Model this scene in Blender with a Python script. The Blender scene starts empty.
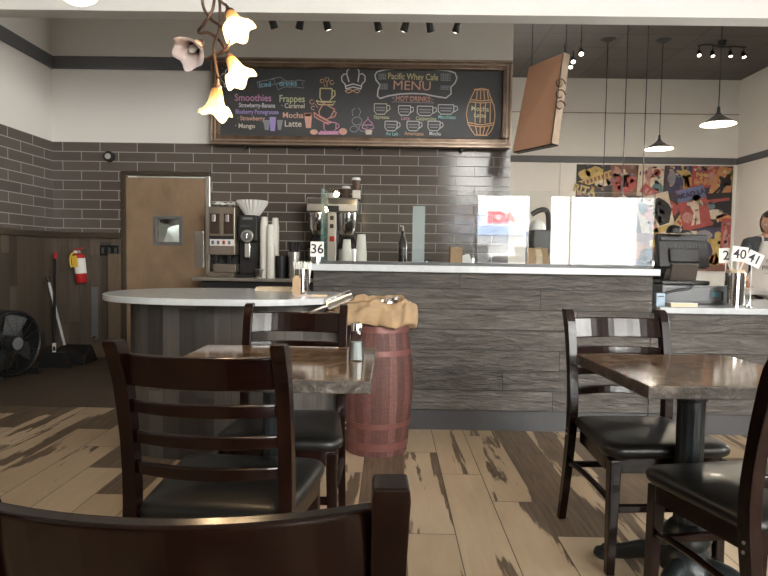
import bpy, bmesh, math, random
from math import sin, cos, pi, radians, atan2, sqrt
from mathutils import Vector, Matrix, noise
random.seed(7)
scene = bpy.context.scene
COL = scene.collection

# ------------------------------------------------------------------ camera
CAM_H = 1.13
FPX = 600.0
_pitch, _yaw, _roll = radians(-2.96), radians(0.57), radians(0.9)
_f = Vector((-sin(_yaw)*cos(_pitch), cos(_yaw)*cos(_pitch), sin(_pitch)))
_r0 = Vector((cos(_yaw), sin(_yaw), 0)); _u0 = _r0.cross(_f)
_r = _r0*cos(_roll) + _u0*sin(_roll)
_u = -_r0*sin(_roll) + _u0*cos(_roll)
cam_data = bpy.data.cameras.new('camera')
cam = bpy.data.objects.new('camera', cam_data); COL.objects.link(cam)
cam.matrix_world = Matrix(((_r.x, _u.x, -_f.x, 0), (_r.y, _u.y, -_f.y, 0), (_r.z, _u.z, -_f.z, CAM_H), (0, 0, 0, 1)))
cam_data.sensor_width = 36.0
cam_data.lens = FPX/768*36
cam_data.clip_start = 0.05
scene.camera = cam

def at(px, py, Y):
    """point of the place at depth Y seen at a pixel of the photograph"""
    d = _r*((px-384)/FPX) + _u*((288-py)/FPX) + _f
    t = Y/d.y
    return Vector((d.x*t, Y, CAM_H + d.z*t))

# ------------------------------------------------------------------ world, exposure
scene.view_settings.view_transform = 'Standard'
scene.view_settings.look = 'None'
scene.view_settings.gamma = 1.0
scene.view_settings.exposure = 1.18
scene.view_settings.use_curve_mapping = False
world = bpy.data.worlds.new('daylight'); scene.world = world
world.use_nodes = True
bg = world.node_tree.nodes['Background']
bg.inputs['Color'].default_value = (1.0, 0.965, 0.91, 1)
bg.inputs['Strength'].default_value = 18.0
cy = scene.cycles
cy.max_bounces = 7; cy.diffuse_bounces = 4; cy.glossy_bounces = 4; cy.transmission_bounces = 6; cy.transparent_max_bounces = 10
cy.caustics_reflective = False; cy.caustics_refractive = False
cy.sample_clamp_indirect = 6.0
cy.use_denoising = True

def light(name, kind, loc, energy, color=(1, 1, 1), size=0.1, size_y=None, rot=None, **kw):
    ld = bpy.data.lights.new(name, kind); ld.energy = energy; ld.color = color
    if kind == 'AREA':
        ld.size = size
        if size_y: ld.shape = 'RECTANGLE'; ld.size_y = size_y
    elif kind in ('POINT', 'SPOT'):
        ld.shadow_soft_size = size
    for k, v in kw.items(): setattr(ld, k, v)
    o = bpy.data.objects.new(name, ld); COL.objects.link(o); o.location = loc
    if rot: o.rotation_euler = rot
    return o

sun = light('sun', 'SUN', (0, 0, 20), 45, (1, 0.97, 0.92), rot=(radians(-42), radians(-10), 0)); sun.data.angle = radians(0.6)
def portal(name, loc, sx, sy, rot):
    o = light(name, 'AREA', loc, 1, (1, 1, 1), sx, sy, rot)
    o.data.cycles.is_portal = True
# daylight openings: (x0, x1) on the wall behind the camera, (y0, y1) on the right-hand wall
BACK_Y = -4.0
WIN_BACK = [(1.68, 2.78, 0.12, 2.42), (3.12, 5.25, 0.12, 2.42)]
WIN_TOP_ADDED = [(1.68, 2.78, 2.62, 4.3), (3.12, 5.25, 2.62, 4.3)]  # unseen transoms, added to brighten the beam and upper walls
WIN_SIDE_ADDED = [(-1.5, 0.9, 2.3, 3.9), (6.0, 8.6, 0.9, 2.8)]  # unseen side windows, added and sized to light room and kitchen
RIGHT_X = 6.85
for i, (a, b, z0, z1) in enumerate(WIN_BACK+WIN_TOP_ADDED):
    portal('daylight_portal', ((a+b)/2, BACK_Y-0.05, (z0+z1)/2), b-a, z1-z0, (radians(90), 0, 0))
for i, (a, b, z0, z1) in enumerate(WIN_SIDE_ADDED):
    portal('daylight_portal', (RIGHT_X+0.05, (a+b)/2, (z0+z1)/2), z1-z0, b-a, (0, radians(90), 0))

# ------------------------------------------------------------------ node helpers
class NM:
    def __init__(s, name):
        s.m = bpy.data.materials.new(name); s.m.use_nodes = True
        s.t = s.m.node_tree; s.b = s.t.nodes['Principled BSDF']; s.out = s.t.nodes['Material Output']
    def n(s, typ, **kw):
        nd = s.t.nodes.new(typ)
        for k, v in kw.items():
            setattr(nd, k, v)
        return nd
    def put(s, sock, v):
        if isinstance(v, bpy.types.NodeSocket): s.t.links.new(v, sock)
        elif v is not None:
            if isinstance(v, (tuple, list)) and len(v) == 3 and sock.type == 'RGBA': v = (*v, 1)
            sock.default_value = v
    def math(s, op, a, b=None, c=None, clamp=False):
        nd = s.n('ShaderNodeMath', operation=op, use_clamp=clamp)
        s.put(nd.inputs[0], a)
        if b is not None: s.put(nd.inputs[1], b)
        if c is not None: s.put(nd.inputs[2], c)
        return nd.outputs[0]
    def mix(s, f, a, b, blend='MIX'):
        nd = s.n('ShaderNodeMix', data_type='RGBA', blend_type=blend)
        s.put(nd.inputs[0], f); s.put(nd.inputs[6], a); s.put(nd.inputs[7], b)
        return nd.outputs[2]
    def coord(s, which='Object'):
        return s.n('ShaderNodeTexCoord').outputs[which]
    def sep(s, v):
        nd = s.n('ShaderNodeSeparateXYZ'); s.put(nd.inputs[0], v); return nd.outputs
    def comb(s, x=0.0, y=0.0, z=0.0):
        nd = s.n('ShaderNodeCombineXYZ')
        for i, v in enumerate((x, y, z)): s.put(nd.inputs[i], v)
        return nd.outputs[0]
    def noise(s, vec, scale=5.0, detail=3.0, rough=0.5, dist=0.0):
        nd = s.n('ShaderNodeTexNoise'); s.put(nd.inputs['Vector'], vec)
        nd.inputs['Scale'].default_value = scale; nd.inputs['Detail'].default_value = detail
        nd.inputs['Roughness'].default_value = rough; nd.inputs['Distortion'].default_value = dist
        return nd.outputs[0]
    def ramp(s, f, stops):
        nd = s.n('ShaderNodeValToRGB'); s.put(nd.inputs[0], f)
        e = nd.color_ramp.elements
        while len(e) < len(stops): e.new(0.5)
        for i, (p, c) in enumerate(stops):
            e[i].position = p; e[i].color = (*c, 1) if len(c) == 3 else c
        return nd.outputs[0]
    def white(s, x, y=0.0):
        nd = s.n('ShaderNodeTexWhiteNoise', noise_dimensions='2D'); s.put(nd.inputs[0], s.comb(x, y, 0.0)); return nd.outputs[0]
    def maprange(s, v, a, b, c=0.0, d=1.0):
        nd = s.n('ShaderNodeMapRange'); s.put(nd.inputs[0], v)
        for i, q in enumerate((a, b, c, d)): s.put(nd.inputs[i+1], q)
        return nd.outputs[0]
    def bump(s, h, strength=0.3, dist=0.01):
        nd = s.n('ShaderNodeBump'); s.put(nd.inputs['Height'], h)
        nd.inputs['Strength'].default_value = strength; nd.inputs['Distance'].default_value = dist
        s.t.links.new(nd.outputs[0], s.b.inputs['Normal'])
    def set(s, **kw):
        for k, v in kw.items(): s.put(s.b.inputs[k.replace('_', ' ')], v)
        return s.m

def plain(name, color, rough=0.5, metal=0.0, var=0.12, scale=8.0, bump=0.0, bscale=60.0, coat=0.0, **kw):
    m = NM(name); co = m.coord()
    f = m.noise(co, scale, 4.0, 0.55)
    c0 = tuple(max(0, c*(1-var)) for c in color); c1 = tuple(min(1, c*(1+var)) for c in color)
    m.set(Base_Color=m.mix(f, c0, c1), Roughness=rough, Metallic=metal, **kw)
    if coat: m.set(Coat_Weight=coat, Coat_Roughness=0.08)
    if bump: m.bump(m.noise(co, bscale, 3.0), bump, 0.003)
    return m.m

def glow(name, color, strength):
    m = NM(name); m.set(Base_Color=color, Emission_Color=color, Emission_Strength=strength, Roughness=0.5); return m.m

def plank_mat(name, across, along, w, L, u0, stops, gap=0.012, gapcol=(0.03, 0.025, 0.02), streak=None, rough=0.45,
              bump=0.3, bdist=0.004, step=0.37, rand_off=0.0, grain=(14.0, 1.4), spec=0.5, mixw=(0.62, 0.45, 0.0)):
    m = NM(name); x = m.sep(m.coord())
    A = {'x': x[0], 'y': x[1], 'z': x[2]}
    u = m.math('DIVIDE', m.math('SUBTRACT', A[across], u0), w)
    row = m.math('FLOOR', u); fu = m.math('FRACT', u)
    off = m.math('MULTIPLY', row, step)
    if rand_off: off = m.math('ADD', off, m.math('MULTIPLY', m.white(row, 3.3), rand_off))
    v = m.math('ADD', m.math('DIVIDE', A[along], L), off)
    idv = m.math('FLOOR', v); fv = m.math('FRACT', v)
    rnd = m.white(row, idv); rnd2 = m.white(m.math('ADD', row, 11.7), idv)
    third = m.math('MULTIPLY', rnd, 37.0)
    gv = m.comb(m.math('MULTIPLY', A[across], grain[0]), m.math('MULTIPLY', A[along], grain[1]), third)
    g = m.noise(gv, 2.2, 6.0, 0.62, 0.6)
    t = m.math('ADD', m.math('ADD', m.math('MULTIPLY', rnd, mixw[0]), mixw[2]), m.math('MULTIPLY', g, mixw[1]))
    col = m.ramp(t, stops)
    if streak:
        thr0, thr1, scol = streak
        sv = m.comb(m.math('MULTIPLY', A[across], 8.0), m.math('MULTIPLY', A[along], 0.85), m.math('ADD', third, 5.0))
        s1 = m.noise(sv, 1.0, 6.0, 0.58, 0.3)
        thr = m.math('SUBTRACT', m.math('ADD', thr0, m.math('MULTIPLY', rnd2, thr1-thr0)), m.math('MULTIPLY', m.math('LESS_THAN', rnd2, 0.30), 2.0))
        mask = m.maprange(m.math('SUBTRACT', s1, thr), 0.0, 0.02)
        fine = m.noise(m.comb(m.math('MULTIPLY', A[across], 60.0), m.math('MULTIPLY', A[along], 2.5), third), 1.0, 5.0, 0.7, 1.0)
        dark = m.mix(m.maprange(fine, 0.3, 0.7), scol, tuple(c*3.4 for c in scol))
        col = m.mix(mask, col, dark)
    gu = gap/w; gl = gap/L
    e1 = m.math('MAXIMUM', m.math('LESS_THAN', fu, gu), m.math('LESS_THAN', fv, gl))
    col = m.mix(e1, col, gapcol)
    m.set(Base_Color=col, Roughness=m.maprange(g, 0.2, 0.8, rough-0.08, rough+0.12), Specular_IOR_Level=spec)
    h = m.math('SUBTRACT', m.math('ADD', g, m.math('MULTIPLY', m.noise(gv, 7.0, 4.0), 0.35)), m.math('MULTIPLY', e1, 1.2))
    m.bump(h, bump, bdist)
    return m.m

# ------------------------------------------------------------------ materials
M = {}
M['paint'] = plain('wall_paint', (0.74, 0.715, 0.675), 0.75, var=0.03, scale=1.5, bump=0.05, bscale=120)
M['paint_dark'] = plain('shaded_hall_paint', (0.16, 0.15, 0.14), 0.8, var=0.05)  # dimness of a deeper hall painted in as a dark wall colour
M['beam'] = plain('beam_paint', (0.78, 0.775, 0.76), 0.7, var=0.02, scale=1.0)
M['moulding'] = plain('slate_grey_moulding', (0.105, 0.105, 0.112), 0.5, var=0.06)
M['floor'] = plank_mat('wood_look_floor_tile', 'x', 'y', 0.2065, 1.03, 0.284,
    [(0.0, (0.34, 0.245, 0.155)), (0.5, (0.46, 0.35, 0.235)), (1.0, (0.58, 0.47, 0.335))], gap=0.004, gapcol=(0.07, 0.055, 0.04),
    streak=(0.45, 0.64, (0.060, 0.042, 0.027)), rough=0.42, bump=0.12, bdist=0.001, step=0.333, grain=(7.0, 1.0), mixw=(0.35, 0.9, -0.12))
M['bar_planks'] = plank_mat('scraped_grey_planks', 'z', 'x', 0.133, 1.35, -0.002,
    [(0.15, (0.030, 0.026, 0.023)), (0.5, (0.074, 0.066, 0.059)), (0.95, (0.145, 0.133, 0.122))], gap=0.005, gapcol=(0.008, 0.007, 0.0065),
    rough=0.40, bump=1.0, bdist=0.02, step=0.0, rand_off=1.0, grain=(15.0, 2.6), mixw=(0.30, 1.5, -0.42))
wp = [(0.15, (0.030, 0.022, 0.016)), (0.5, (0.078, 0.060, 0.044)), (1.0, (0.14, 0.112, 0.086))]
M['wain_x'] = plank_mat('vertical_planks_back', 'x', 'z', 0.115, 1.3, 0.0, wp, gap=0.002, gapcol=(0.02, 0.017, 0.014), rough=0.55, bump=0.3, step=0.0, rand_off=1.0, grain=(18, 1.6), mixw=(0.45, 0.9, -0.18))
M['wain_y'] = plank_mat('vertical_planks_side', 'y', 'z', 0.115, 1.3, 0.0, wp, gap=0.002, gapcol=(0.02, 0.017, 0.014), rough=0.55, bump=0.3, step=0.0, rand_off=1.0, grain=(18, 1.6))
M['peninsula'] = plank_mat('peninsula_planks', 'x', 'z', 0.095, 1.3, 0.0,
    [(0.15, (0.014, 0.012, 0.010)), (0.5, (0.048, 0.043, 0.038)), (1.0, (0.12, 0.11, 0.10))], gap=0.003, rough=0.6, bump=0.4, step=0.0, rand_off=1.0, grain=(18, 1.2))

def tile_mat(name, ax):
    m = NM(name); x = m.sep(m.coord()); a = x[0] if ax == 'x' else x[1]
    vec = m.comb(m.math('ADD', a, 3.9), m.math('SUBTRACT', x[2], 0.27), 0.0)
    br = m.n('ShaderNodeTexBrick', offset=0.5, offset_frequency=2)
    m.put(br.inputs['Vector'], vec)
    m.put(br.inputs['Color1'], (0.085, 0.069, 0.058)); m.put(br.inputs['Color2'], (0.112, 0.092, 0.078)); m.put(br.inputs['Mortar'], (0.36, 0.34, 0.31))
    br.inputs['Scale'].default_value = 1.0; br.inputs['Brick Width'].default_value = 0.398; br.inputs['Row Height'].default_value = 0.1015
    br.inputs['Mortar Size'].default_value = 0.0042; br.inputs['Mortar Smooth'].default_value = 0.1; br.inputs['Bias'].default_value = 0.0
    m.set(Base_Color=br.outputs[0], Roughness=m.maprange(br.outputs[1], 0, 1, 0.12, 0.7), Specular_IOR_Level=0.28)
    m.bump(m.math('ADD', m.math('MULTIPLY', br.outputs[1], -1.0), m.math('MULTIPLY', m.noise(vec, 9.0, 1.0), 0.25)), 0.25, 0.004)
    return m.m
M['tile_x'] = tile_mat('taupe_subway_tile_back', 'x'); M['tile_y'] = tile_mat('taupe_subway_tile_side', 'y')
M['concrete'] = plain('brown_stained_concrete', (0.085, 0.062, 0.042), 0.45, var=0.3, scale=3.0)

def wood(name, c0, c1, rough=0.25, coat=0.6, scale=6.0, axis=2):
    m = NM(name); mp = m.n('ShaderNodeMapping'); m.put(mp.inputs[0], m.coord())
    s = [14.0, 14.0, 14.0]; s[axis] = 1.2; mp.inputs['Scale'].default_value = s
    g = m.noise(mp.outputs[0], scale, 5.0, 0.6, 0.5)
    m.set(Base_Color=m.mix(g, c0, c1), Roughness=rough, Coat_Weight=coat, Coat_Roughness=0.12, Specular_IOR_Level=0.24)
    m.bump(g, 0.04, 0.002)
    return m.m
M['mahogany'] = wood('dark_mahogany', (0.0022, 0.0008, 0.0006), (0.0135, 0.0036, 0.0022), 0.24, 0.12)
M['mahogany_rail'] = wood('dark_mahogany_rail', (0.0022, 0.0008, 0.0006), (0.0135, 0.0036, 0.0022), 0.2, 0.12, axis=0)
M['door_wood'] = wood('stained_plywood_door', (0.13, 0.085, 0.05), (0.38, 0.26, 0.165), 0.5, 0.05, 1.2)
M['door_wood'].node_tree.nodes['Mapping'].inputs['Scale'].default_value = (3.5, 3.5, 2.2)
M['rail_wood'] = wood('dark_oak_rail', (0.035, 0.025, 0.017), (0.075, 0.055, 0.038), 0.45, 0.1, axis=0)
M['lightwood'] = wood('brown_trim_board', (0.10, 0.072, 0.048), (0.17, 0.125, 0.085), 0.6, 0.0)
M['vinyl'] = plain('black_vinyl', (0.008, 0.0075, 0.007), 0.36, var=0.2, bump=0.15, bscale=220, coat=0.05, Specular_IOR_Level=0.32)
M['black'] = plain('black_plastic', (0.012, 0.012, 0.013), 0.45, var=0.2)
M['blackgloss'] = plain('black_gloss', (0.01, 0.01, 0.011), 0.2, var=0.1)
M['darkgrey'] = plain('dark_grey_plastic', (0.045, 0.047, 0.05), 0.45)
M['iron'] = plain('black_cast_iron', (0.012, 0.016, 0.018), 0.38, metal=0.3, var=0.3, bump=0.3, bscale=90)
M['steel'] = plain('brushed_steel', (0.55, 0.54, 0.52), 0.28, metal=1.0, var=0.08, scale=20)
M['chrome'] = plain('chrome', (0.8, 0.8, 0.8), 0.1, metal=1.0, var=0.03)
M['bronze'] = plain('aged_bronze', (0.11, 0.065, 0.045), 0.4, metal=0.7, var=0.3)
M['white'] = plain('white_plastic', (0.72, 0.72, 0.70), 0.4, var=0.03)
M['cupwhite'] = plain('white_paper_cup', (0.74, 0.72, 0.66), 0.55, var=0.03)
M['paper'] = plain('paper', (0.74, 0.73, 0.70), 0.7, var=0.04)
M['cream'] = plain('cream_paper', (0.62, 0.50, 0.36), 0.7, var=0.06)
M['cardboard'] = plain('cardboard', (0.36, 0.235, 0.13), 0.8, var=0.1)
M['hardboard'] = plain('brown_hardboard', (0.70, 0.39, 0.25), 0.65, var=0.06, scale=3)
M['quartz'] = plain('white_quartz', (0.50, 0.525, 0.55), 0.22, var=0.15, scale=25, coat=0.2)
M['plinth'] = plain('grey_plinth', (0.045, 0.045, 0.048), 0.5, var=0.15, scale=5)
M['red'] = plain('red_enamel', (0.42, 0.018, 0.018), 0.3, coat=0.4, var=0.1)
M['yellow'] = plain('yellow_plastic', (0.62, 0.40, 0.04), 0.4)
M['greymetal'] = plain('grey_painted_metal', (0.14, 0.145, 0.15), 0.45, metal=0.2)
M['machine'] = plain('taupe_machine_enamel', (0.20, 0.165, 0.13), 0.35, metal=0.3)
M['coffee'] = plain('coffee_beans', (0.035, 0.017, 0.009), 0.5, var=0.5, scale=90)
M['slate'] = plain('chalkboard_slate', (0.042, 0.044, 0.047), 0.55, var=0.22, scale=4)
M['darkceil'] = None
M['burlap'] = plain('burlap', (0.33, 0.225, 0.13), 0.9, var=0.55, scale=12, bump=0.8, bscale=140)
M['foil'] = plain('silver_foil', (0.7, 0.7, 0.72), 0.22, metal=1.0, bump=0.5, bscale=50)
M['skin'] = plain('skin', (0.50, 0.27, 0.18), 0.5, var=0.06)
M['hair'] = plain('dark_hair', (0.03, 0.016, 0.010), 0.5, var=0.3, scale=60)
M['tee'] = plain('charcoal_cloth', (0.045, 0.047, 0.052), 0.85, var=0.1)
M['apron'] = plain('white_apron_cloth', (0.56, 0.52, 0.47), 0.85, var=0.06)
M['chefwhite'] = plain('white_jacket_cloth', (0.80, 0.83, 0.83), 0.8, var=0.03)
M['trouser'] = plain('black_trousers', (0.02, 0.02, 0.024), 0.85)
M['ink'] = plain('black_ink', (0.012, 0.013, 0.022), 0.6)
M['brownink'] = plain('brown_ink', (0.10, 0.06, 0.04), 0.8)

m = NM('dark_ceiling_tile'); x = m.sep(m.coord())
br = m.n('ShaderNodeTexBrick', offset=0.0)
m.put(br.inputs['Vector'], m.comb(x[0], x[1], 0.0)); m.put(br.inputs['Color1'], (0.12, 0.112, 0.105)); m.put(br.inputs['Color2'], (0.135, 0.127, 0.12)); m.put(br.inputs['Mortar'], (0.085, 0.08, 0.077))
br.inputs['Scale'].default_value = 1; br.inputs['Brick Width'].default_value = 1.22; br.inputs['Row Height'].default_value = 0.61; br.inputs['Mortar Size'].default_value = 0.012
M['darkceil'] = m.set(Base_Color=br.outputs[0], Roughness=0.85)

m = NM('brown_marble_granite'); co = m.coord()
n1 = m.noise(co, 7.0, 8.0, 0.68, 1.6); n2 = m.noise(co, 38.0, 4.0, 0.6)
vo = m.n('ShaderNodeTexVoronoi', feature='DISTANCE_TO_EDGE'); m.put(vo.inputs['Vector'], m.comb(*[m.math('ADD', q, m.math('MULTIPLY', n1, 0.35)) for q in m.sep(co)])); vo.inputs['Scale'].default_value = 13.0
c = m.ramp(n1, [(0.3, (0.03, 0.018, 0.011)), (0.47, (0.085, 0.05, 0.03)), (0.6, (0.17, 0.105, 0.062)), (0.8, (0.34, 0.25, 0.17))])
c = m.mix(m.maprange(vo.outputs[0], 0.0, 0.035, 0.55, 0.0), c, (0.42, 0.35, 0.26))
c = m.mix(m.maprange(n2, 0.55, 0.75), c, (0.05, 0.032, 0.022))
m.set(Base_Color=c, Roughness=0.09, Specular_IOR_Level=0.6); M['granite'] = m.m
m = NM('chiselled_granite_edge'); co = m.coord(); n1 = m.noise(co, 16.0, 8.0, 0.7, 1.0)
m.set(Base_Color=m.ramp(n1, [(0.3, (0.015, 0.011, 0.008)), (0.5, (0.045, 0.035, 0.027)), (0.75, (0.19, 0.165, 0.14))]), Roughness=0.35); m.bump(n1, 0.7, 0.01); M['granite_edge'] = m.m

m = NM('barrel_staves'); x = m.sep(m.coord()); ang = m.math('ARCTAN2', x[1], x[0])
u = m.math('MULTIPLY', m.math('ADD', ang, pi), 26/(2*pi)); row = m.math('FLOOR', u); fu = m.math('FRACT', u); rn = m.white(row, 2.0)
g = m.noise(m.comb(m.math('MULTIPLY', ang, 14.0), m.math('MULTIPLY', x[2], 3.0), rn), 3.0, 8.0, 0.75, 0.8)
rg = m.noise(m.comb(m.math('MULTIPLY', ang, 3.0), m.math('MULTIPLY', x[2], 60.0), 0.0), 1.5, 5.0, 0.8)
c = m.ramp(m.math('ADD', m.math('MULTIPLY', rn, 0.16), m.math('ADD', m.math('MULTIPLY', g, 0.50), m.math('MULTIPLY', rg, 0.38))), [(0.34, (0.030, 0.011, 0.010)), (0.52, (0.095, 0.034, 0.029)), (0.8, (0.25, 0.125, 0.11))])
gapm = m.math('LESS_THAN', fu, 0.06)
m.set(Base_Color=m.mix(gapm, c, (0.05, 0.018, 0.014)), Roughness=0.6); m.bump(m.math('SUBTRACT', m.math('ADD', g, rg), m.math('MULTIPLY', gapm, 1.5)), 0.4, 0.006); M['barrel'] = m.m
M['hoop'] = plain('reddish_hoop', (0.15, 0.058, 0.05), 0.5, var=0.25, scale=14, metal=0.2)

def glass_mat(name, tint=(0.97, 0.985, 0.98), rough=0.0):
    m = NM(name); g = m.n('ShaderNodeBsdfGlossy'); g.inputs['Roughness'].default_value = rough
    tr = m.n('ShaderNodeBsdfTransparent'); tr.inputs['Color'].default_value = (*tint, 1)
    fr = m.n('ShaderNodeFresnel'); fr.inputs['IOR'].default_value = 1.5
    mx = m.n('ShaderNodeMixShader'); L = m.t.links.new
    L(fr.outputs[0], mx.inputs[0]); L(tr.outputs[0], mx.inputs[1]); L(g.outputs[0], mx.inputs[2]); L(mx.outputs[0], m.out.inputs[0])
    return m.m
M['glass'] = glass_mat('clear_glass'); M['glassedge'] = plain('green_glass_edge', (0.13, 0.24, 0.22), 0.15, var=0.1, Alpha=0.5)
M['tintglass'] = glass_mat('window_glass', (0.97, 0.98, 0.98))
M['shakerglass'] = glass_mat('shaker_glass', (0.80, 0.84, 0.84), 0.05)
m = NM('antique_frame_gilding'); co = m.coord(); n1 = m.noise(co, 6.0, 5.0, 0.6)
m.set(Base_Color=m.ramp(n1, [(0.3, (0.075, 0.042, 0.024)), (0.6, (0.17, 0.11, 0.07)), (0.8, (0.33, 0.25, 0.18))]), Roughness=0.33, Metallic=0.35); M['frame'] = m.m
M['framelight'] = plain('silvered_frame_edge', (0.30, 0.23, 0.17), 0.3, metal=0.5, var=0.4, scale=10)

def chalk(name, c): return plain(name, c, 0.9, var=0.15, scale=40)
CH = {'white': chalk('white_chalk', (0.62, 0.62, 0.62)), 'yellow': chalk('yellow_chalk', (0.60, 0.54, 0.28)), 'pink': chalk('pink_chalk', (0.55, 0.27, 0.42)),
      'blue': chalk('blue_chalk', (0.20, 0.48, 0.62)), 'purple': chalk('purple_chalk', (0.35, 0.28, 0.58)), 'orange': chalk('orange_chalk', (0.66, 0.40, 0.22)),
      'peach': chalk('peach_chalk', (0.62, 0.36, 0.28)), 'red': chalk('red_chalk', (0.58, 0.27, 0.22)), 'green': chalk('green_chalk', (0.50, 0.54, 0.32)),
      'cream': chalk('cream_chalk', (0.60, 0.55, 0.45)), 'grey': chalk('grey_chalk', (0.26, 0.27, 0.29)), 'teal': chalk('teal_chalk', (0.25, 0.52, 0.48))}

# ------------------------------------------------------------------ mesh helpers
def quadbox(bm, x0, x1, y0, y1, z0, z1, T=None):
    vs = [bm.verts.new(v) for v in ((x0, y0, z0), (x1, y0, z0), (x1, y1, z0), (x0, y1, z0), (x0, y0, z1), (x1, y0, z1), (x1, y1, z1), (x0, y1, z1))]
    if T:
        for v in vs: v.co = T @ v.co
    for f in ((0, 3, 2, 1), (4, 5, 6, 7), (0, 1, 5, 4), (1, 2, 6, 5), (2, 3, 7, 6), (3, 0, 4, 7)):
        bm.faces.new([vs[i] for i in f])
    return bm

def box(*a, T=None): return quadbox(bmesh.new(), *a, T=T)

def loft(bm, rings, caps=True, closed=True):
    R = [[bm.verts.new(p) for p in r] for r in rings]
    n = len(R[0])
    for a, b in zip(R, R[1:]):
        for i in range(n if closed else n-1):
            j = (i+1) % n
            bm.faces.new((a[i], a[j], b[j], b[i]))
    if caps and closed:
        bm.faces.new(list(reversed(R[0]))); bm.faces.new(R[-1])
    return bm

def lathe(bm, prof, seg=24, c=(0, 0, 0), T=None, fn=None):
    rings = []
    for r, z in prof:
        ring = []
        for i in range(seg):
            a = 2*pi*i/seg; rr = max(r, 1e-4)
            if fn: rr, zz = fn(a, rr, z)
            else: zz = z
            p = Vector((c[0]+rr*cos(a), c[1]+rr*sin(a), c[2]+zz))
            ring.append(T @ p if T else p)
        rings.append(ring)
    return loft(bm, rings)

def tube(bm, pts, r, seg=8, smoothn=0):
    pts = [Vector(p) for p in pts]
    if smoothn:
        q = []
        for i in range(len(pts)-1):
            p0 = pts[max(i-1, 0)]; p1 = pts[i]; p2 = pts[i+1]; p3 = pts[min(i+2, len(pts)-1)]
            for k in range(smoothn):
                t = k/smoothn
                q.append(0.5*((2*p1)+(-p0+p2)*t+(2*p0-5*p1+4*p2-p3)*t*t+(-p0+3*p1-3*p2+p3)*t**3))
        q.append(pts[-1]); pts = q
    n = len(pts); rr = r if isinstance(r, (list, tuple)) else [r]*n
    if len(rr) != n: rr = [rr[0]+(rr[-1]-rr[0])*i/(n-1) for i in range(n)]
    rings = []; prev = None
    for i, p in enumerate(pts):
        d = (pts[min(i+1, n-1)]-pts[max(i-1, 0)]).normalized()
        a = prev if prev else (Vector((0, 0, 1)) if abs(d.z) < 0.9 else Vector((1, 0, 0)))
        s = a - d*a.dot(d); s.normalize(); t = d.cross(s); prev = s
        rings.append([p + (s*cos(2*pi*k/seg)+t*sin(2*pi*k/seg))*rr[i] for k in range(seg)])
    return loft(bm, rings)

def cyl(bm, p0, p1, r0, r1=None, seg=16): return tube(bm, [p0, p1], [r0, r1 if r1 is not None else r0], seg)

def sweep(bm, path, secs):
    """path: list of (x,y,z) centres; secs: (half width x, half depth y)"""
    rings = []
    for (x, y, z), (a, b) in zip(path, secs):
        rings.append([(x-a, y-b, z), (x+a, y-b, z), (x+a, y+b, z), (x-a, y+b, z)])
    return loft(bm, rings)

def prism(bm, poly, z0, z1, T=None, inset=0.0, scale_top=1.0):
    rings = []
    for z in (z0, z1):
        r = [Vector((x, y, z)) for x, y in poly]
        if T: r = [T @ p for p in r]
        rings.append(r)
    return loft(bm, rings)

def ribbon(bm, pts, w, y, th=0.003, closed=False, plane='xz'):
    """flat chalk stroke on a board facing -Y"""
    P = [Vector((p[0], p[1])) for p in pts]
    if closed: P.append(P[0].copy())
    n = len(P); L = []; R = []
    for i in range(n):
        d = P[min(i+1, n-1)]-P[max(i-1, 0)]
        if closed and i in (0, n-1): d = P[1]-P[n-2]
        if d.length < 1e-9: d = Vector((1, 0))
        d.normalize(); nn = Vector((-d.y, d.x))*w/2
        L.append(P[i]+nn); R.append(P[i]-nn)
    rings = []
    for a, b in zip(L, R):
        rings.append([(a.x, y, a.y), (b.x, y, b.y), (b.x, y-th, b.y), (a.x, y-th, a.y)])
    return loft(bm, rings)

def arc(cx, cz, rx, rz, a0=0, a1=360, n=20):
    return [(cx+rx*cos(radians(a0+(a1-a0)*i/n)), cz+rz*sin(radians(a0+(a1-a0)*i/n))) for i in range(n+1)]

def obj(name, bm, mat, parent=None, bevel=0.0, smooth=False, seg=2, loc=None, rot=None, sub=0):
    me = bpy.data.meshes.new(name)
    bmesh.ops.recalc_face_normals(bm, faces=bm.faces)
    if smooth:
        for f in bm.faces: f.smooth = True
    bm.to_mesh(me); bm.free()
    for mm in (mat if isinstance(mat, (list, tuple)) else [mat]): me.materials.append(mm)
    o = bpy.data.objects.new(name, me); COL.objects.link(o)
    if parent: o.parent = parent
    if loc: o.location = loc
    if rot: o.rotation_euler = rot
    if bevel:
        b = o.modifiers.new('bevel', 'BEVEL'); b.width = bevel; b.segments = seg; b.limit_method = 'ANGLE'; b.angle_limit = radians(35)
    if sub:
        s = o.modifiers.new('sub', 'SUBSURF'); s.levels = sub; s.render_levels = sub
    if smooth and not sub:
        try: me.set_sharp_from_angle(angle=radians(38))
        except Exception: pass
    return o

def thing(name, label, cat, loc=(0, 0, 0), rz=0.0, group=None):
    o = bpy.data.objects.new(name, None); COL.objects.link(o); o.empty_display_size = 0.1
    o.location = loc; o.rotation_euler = (0, 0, rz); o['label'] = label; o['category'] = cat
    if group: o['group'] = group
    return o

def tag(o, label, cat, group=None, kind=None):
    o['label'] = label; o['category'] = cat
    if group: o['group'] = group
    if kind: o['kind'] = kind
    return o

def struct(name, bm, mat, bevel=0.0, parent=None, smooth=False):
    o = obj(name, bm, mat, parent, bevel, smooth)
    if not parent: o['kind'] = 'structure'
    return o

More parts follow.
